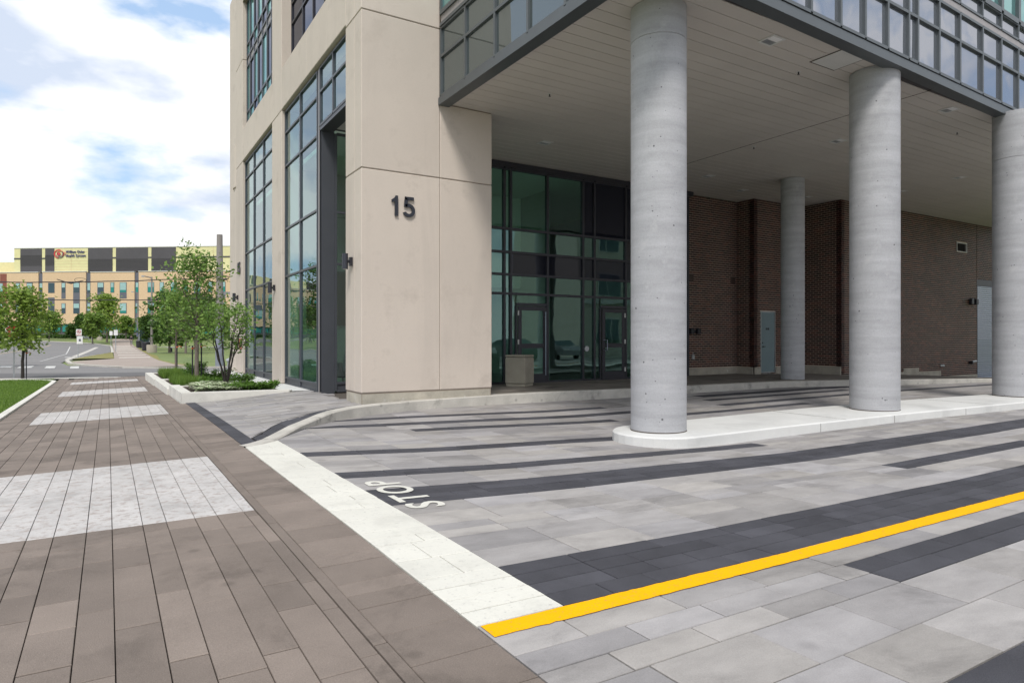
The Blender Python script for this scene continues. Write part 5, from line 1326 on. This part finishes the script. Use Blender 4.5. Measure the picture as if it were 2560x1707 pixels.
hb('penthouse', .1, UR, -28, -.8, 17.9, 24.0, 'hyel'); hb('penthouse_coping', 0, UR, -28, -.7, 24.0, 24.2, 'gtrim')
hb('lower_penthouse', UL, .05, -28, -4, 17.9, 21.0, 'hyel')
for a, c in ((1.8, 7.5), (8.4, 10.8), (19.7, 26.1), (27.0, 35.3), (36.2, 42.5), (57.1, 62), (-14, -8), (-30, -22), (-48, -40)):
    zt = 24.02 if a > 0 else 20.98
    w_ = -.8 if a > 0 else -4
    dp = hb('cladding_panel', a, c, w_, w_ + .08, 17.92, zt - .1, 'hdark')
    z0, z1 = ((19.7, 22.6) if a < 12 else (18.0, 21.4)) if a > 0 else (18.2, 20)
    b = MB()
    for k in range(int((z1 - z0) / .3)): b.box(a + .02, c - .02, -(w_ + .13), -(w_ + .08), z0 + k * .3, z0 + k * .3 + .2)
    b.build('louvre', M['hlouv'], dp)
for a, c in ((.1, 1.8), (7.5, 8.4), (26.1, 27.0), (35.3, 36.2), (42.5, 57.1)): hb('dark_band', a, c, -.79, -.70, 21.3, 21.62, 'hdark')
for u in (15.2, 47.5, 52.0): hb('panel_joint', u, u + .06, -.79, -.77, 17.95, 23.9, 'hbrick')
for z in (18.6, 19.3, 20.0, 20.7, 22.3, 23.0): hb('panel_joint', 10.9, 19.6, -.79, -.775, z, z + .05, 'hbrick') if z < 22 or True else 0
WT = [(1.2, 2.4), (4.1, 5.7), (7.3, 8.25), (9.8, 11.5), (13.3, 14.4), (16.4, 18.1), (19.85, 20.8), (22.7, 24.4), (26.1, 27.1), (28.5, 30.3), (32.4, 33.3), (35.7, 37.4), (38.8, 39.9), (41.6, 43.3), (45.0, 46.1), (47.6, 49.3), (51.2, 52.3), (54.1, 55.6), (57.1, 58.05), (60, 61.6), (64, 65.2)]
lowh = {1, 8}
SPT = {0: 'b', 1: 'b', 2: 't', 3: 't', 4: 'b', 5: 'f', 6: 't', 7: 'b', 8: 't', 9: 'b', 10: 'b', 11: 't', 12: 'b', 13: 'f', 14: 't', 15: 'b', 16: 't', 17: 'b', 18: 't', 19: 'f', 20: 'b'}
WT2 = WT + [(-a[1] - .9, -a[0] - .9) for a in WT if -a[0] - .9 > UL + 2]
for i, (a, c) in enumerate(WT2):
    k = SPT[i % 21]; w_ = .04 if not (i % 21 in (2, 6, 10, 18)) else -.2
    for (z0, z1) in ((12.75, 15.3), (7.62, 10.2)):
        f_ = hb('window', a, c, w_ - .05, w_, z0, z1, 'hspan')
        gl = 'hteal' if i >= 8 else 'hglass'
        hb('pane', a + .12, c - .12, w_, w_ + .03, z0 + .1, z1 - .1, gl, f_)
        if i not in (3,): hb('blind', a + .14, c - .14, w_ + .031, w_ + .04, z1 - (1.2 if (i * 7) % 3 else 1.9), z1 - .12, 'blind', f_)
    if k in 'bf': hb('spandrel', a, c, w_ - .05, w_ + .01, 11.3 if k == 'b' else 10.2, 12.75, 'hspan')
    if k in 'tf': hb('spandrel', a, c, w_ - .05, w_ + .012, 10.2, 11.65, 'hspan')
for k in range(40):
    a = UL + 3 + k * 3.7
    f_ = hb('window', a, a + 3.3, -.55, -.5, 3.0, 4.95, 'dframe')
    for q in range(2): hb('pane', a + .1 + q * 1.6, a + 1.6 + q * 1.6, -.5, -.46, 3.1, 4.85, 'hteal', f_)
# logo and letters on the penthouse
sg = thing('hospital_sign', 'rooftop sign with a red and grey round emblem and dark blue lettering', 'sign', (HO.x, HO.y, 0), hz)
def arc(b, cx, cz, r0, r1, a0, a1, y, sx=1.15):
    n = 20
    for k in range(n):
        p, q = a0 + (a1 - a0) * k / n, a0 + (a1 - a0) * (k + 1) / n
        P = [(cx + sx * r0 * math.cos(p), cz + r0 * math.sin(p)), (cx + sx * r0 * math.cos(q), cz + r0 * math.sin(q)), (cx + sx * r1 * math.cos(q), cz + r1 * math.sin(q)), (cx + sx * r1 * math.cos(p), cz + r1 * math.sin(p))]
        b.add([(x, y, z) for x, z in P] + [(x, y + .1, z) for x, z in P], [(0, 1, 2, 3), (0, 4, 5, 1), (3, 2, 6, 7)])
yb0 = .68
b = MB(); arc(b, 12.1, 22.55, .95, 1.12, 1.2, 4.6, yb0 - .1); arc(b, 12.5, 22.55, .68, .8, -1, 4.2, yb0 - .1); b.build('red_emblem', M['red'], sg)
b = MB(); arc(b, 12.3, 22.5, .82, .94, 3.4, 7.2, yb0 - .1); arc(b, 12.5, 22.5, .5, .62, 2.5, 7.0, yb0 - .1); b.build('grey_emblem', M['hspan'], sg)
b = MB(); arc(b, 12.2, 22.55, 0.05, .3, 0, 6.28, yb0 - .1, 1.0)
for z in (22.35, 22.75): b.box(13.2, 14.0, yb0 - .08, yb0, z, z + .08)
b.build('red_heart', M['red'], sg)
text_parts('William Osler', .92, lambda a, b_, c: (13.95 + a * .83, yb0 - .06 - c, 22.72 + b_), M['navy'], sg, 'letter', ext=.05, bevel=.012)
text_parts('Health System', .92, lambda a, b_, c: (13.95 + a * .83, yb0 - .06 - c, 21.75 + b_), M['navy'], sg, 'letter', ext=.05, bevel=.012)

# hedge, low fence and trees before the hospital
def farz(y): return gs(y)
rsH = np.random.RandomState(9); nH = 16000
hu = rsH.rand(nH)
hx, hy = -28 + 46 * hu, 184 - 30 * hu
hc = np.stack([hx + rsH.normal(size=nH) * .2, hy + rsH.normal(size=nH) * .45, np.array([gs(y) for y in hy]) + .05 + .75 * rsH.rand(nH)], 1)
o2 = leafmesh('hedge', hc, .16 + .1 * rsH.rand(nH), np.clip(rsH.rand(nH) * .6, 0, 1), M['leafC'], rsH); o2['label'] = 'long low dark clipped hedge in front of the hospital'; o2['category'] = 'hedge'
ft = thing('low_fence', 'low grey slatted fence behind the hedge before the hospital', 'fence', (-8, 186, 1.5), math.atan2(-30, 46))
b = MB(); b.box(-26, 26, -.03, .03, .9, .98); b.box(-26, 26, -.03, .03, .2, .28); b.build('rail', M['pole'], ft)
b = MB(); b.box(-.045, .045, -.05, -.03, .1, 1.0); sl = b.build('slat', M['pole'], ft); sl.location.x = -25.9
for k in range(1, 200):
    s3 = sl.copy(); COL.objects.link(s3); s3.location.x = -25.9 + k * .26
FT = [((-9.8, 158, 1.15), 4.3, 2.5, 1.0, 'broad bushy tree behind the maple left of the parking sign', 'leafD', 3),
      ((-6.6, 168, 1.4), 3.2, 1.1, .9, 'small narrow tree left of the parking sign', 'leafC', 2),
      ((-5.0, 167, 1.4), 5.3, 1.6, .6, 'pointed conical tree above the parking sign', 'leafC', 2),
      ((-.1, 141, .75), 8.2, 3.2, 1.6, 'largest rounded tree in front of the hospital, dark green and dense', 'leafA', 1),
      ((-2.2, 135, .55), 5.0, 1.9, 1.2, 'smaller lighter tree just left of the largest rounded tree', 'leafD', 1),
      ((3.2, 156, 1.25), 4.5, 1.6, .9, 'pale green young tree behind the walking person', 'leafD', 1),
      ((6.5, 160, 1.3), 4.4, 1.6, .9, 'young tree behind the bus shelter', 'leafD', 1),
      ((5.75, 81, -.1), 5.6, 2.1, .7, 'dense dark low-branched tree left of the staked young trees', 'leafC', 3),
      ((4.9, 98, 0), 4.4, 1.6, 1.0, 'leafy tree beside the bus shelter and the lamp base', 'leafC', 1),
      ((7.0, 77, -.1), 5.4, 1.7, 1.6, 'slim park tree behind the sparse planter tree', 'leafD', 1),
      ((9.4, 92, 0), 6.0, 2.3, 1.5, 'park tree behind the tall staked tree', 'leafC', 1),
      ((11.4, 104, .1), 6.4, 2.4, 1.6, 'park tree farther back on the lawn, left of the utility pole', 'leafC', 3),
      ((13.3, 100, .1), 6.0, 2.3, 1.5, 'park tree just behind the utility pole', 'leafD', 1),
      ((14.3, 84, -.05), 5.4, 2.0, 1.3, 'park tree right of the utility pole beside the beige building', 'leafC', 1),
      ((15.5, 150, 1.1), 6.5, 2.6, 1.2, 'distant tree before the right end of the hospital', 'leafD', 3),
      ((11.0, 146, .9), 5.5, 2.2, 1.0, 'distant dark tree left of the right hospital windows', 'leafC', 1),
      ((-6.3, 50.5, -.25), 4.6, 1.2, 1.0, 'light foliage cut by the left edge behind the stop sign', 'leafD', 1),
      ((-14, 70, -.1), 6, 2.2, 1.6, 'tree on the lawn outside the left edge, reflected in the window', 'leafC', 1),
      ((-19, 95, 0), 7, 2.8, 1.8, 'larger tree outside the left edge near the far kerb', 'leafA', 3),
      ((-24, 130, .4), 7, 2.8, 1.8, 'tree outside the left edge before the hospital wing', 'leafD', 1),
      ((-21, 62, -.2), 6.5, 2.4, 1.6, 'tree outside the left edge nearest the cross street', 'leafB', 3),
      ((-32, 110, .2), 8, 3, 1.8, 'tall tree far outside the left edge', 'leafC', 1)]
for i, (loc, h, cr, cb, lb, mt, shp) in enumerate(FT):
    tree(lb, loc, h, cr, cb, .05 * h ** .5 + .11 + .0004 * loc[1], int(1100 + 200 * h), mt, 'bark', 40 + i, shape=shp, nb=24, tr=.02 * h + .02, clump=.17)

# ------------------------------------------------------------------ what stands behind the viewer and shows in the glass
ribbon('parking_lot', [-40, -20, -8, -4.05], lambda y: -40, lambda y: 60, lambda x, y: g(x, -4) - .02, M['asphalt'], 6, kind='structure')
rb = thing('townhouse_block', 'pale stucco block with a grey hipped roof across the lot, seen only in the glass', 'building', (46, -9, 0))
b = MB(); b.box(-14, 22, -10, 0, -.2, 13.2); b.build('wall', M['beige'], rb)
b = MB(); 
for (x0, x1) in ((-14.6, 3), (3.2, 22.6)):
    xm0, xm1 = x0 + 5, x1 - 5
    b.add([(x0, .6, 13.2), (x1, .6, 13.2), (x1, -10.6, 13.2), (x0, -10.6, 13.2), (xm0, -5, 16.4), (xm1, -5, 16.4)], [(1, 0, 4, 5), (2, 1, 5), (3, 2, 5, 4), (0, 3, 4), (0, 1, 2, 3)])
b.build('roof', M['roof'], rb)
for x in range(-12, 21, 4):
    for z in (1.0, 4.8, 8.6):
        wv = MB(); wv.box(x - .1, x + 2.1, .0, .05, z - .1, z + 2.0); wo = wv.build('window', M['gtrim'], rb)
        for q in (0, 1.05):
            p = MB(); p.box(x + q, x + q + .95, .05, .07, z, z + 1.9); p.build('pane', M['hglass'], wo)
b = MB(); b.box(-14, 22, .0, .12, 4.2, 4.45); b.build('string_course', M['gtrim'], rb)
def car(loc, rz, mk, label):
    t = thing('parked_car', label, 'car', loc, rz, 'cars parked behind the viewer')
    prof = [(-2.2, .35), (-2.2, .75), (-2.05, .95), (-1.35, 1.0), (-.85, 1.42), (.55, 1.45), (1.15, 1.0), (2.0, .9), (2.2, .65), (2.2, .35)]
    b = MB(); n = len(prof)
    def sec(y, k): return [(x, y * (1 if z < 1.05 else .8), z) for x, z in prof]
    vv = sec(-.88, 0) + sec(-.9, 1)[:0] + sec(.88, 1)
    b.add(vv, [tuple(range(n)), tuple(range(2 * n - 1, n - 1, -1))] + [((k + 1) % n, k, n + k, n + (k + 1) % n) for k in range(n)]); b.build('car_body', M[mk], t)
    for s_ in (-1, 1):
        b = MB(); y = s_ * .80; b.quad([(-1.15, s_ * .885, 1.02), (1.0, s_ * .885, 1.02), (.5, s_ * .72, 1.40), (-.8, s_ * .72, 1.40)]); b.build('side_window', M['hglass'], t)
        for x in (-1.35, 1.35): b = MB(); b.tube((x, s_ * .7, .33), (x, s_ * .92, .33), .33, n=20); b.build('wheel', M['rubber'], t)
        b = MB(); b.box(2.18, 2.22, s_ * .7 - .15, s_ * .7 + .15, .62, .76); b.build('headlight', M['signwhite'], t)
    b = MB(); b.quad([(1.13, -.68, 1.03), (1.13, .68, 1.03), (.6, .62, 1.42), (.6, -.62, 1.42)]); b.build('windscreen', M['hglass'], t)
    return t
car((20, -5.2, g(20, -4) - .02), math.radians(88), 'carw', 'white car parked behind the viewer opposite the entrance')
car((23.4, -5.3, g(23, -4) - .02), math.radians(91), 'card', 'dark car parked behind the viewer between the other two')
car((27, -5.2, g(27, -4) - .02), math.radians(90), 'cars', 'silver car parked behind the viewer, farthest right')
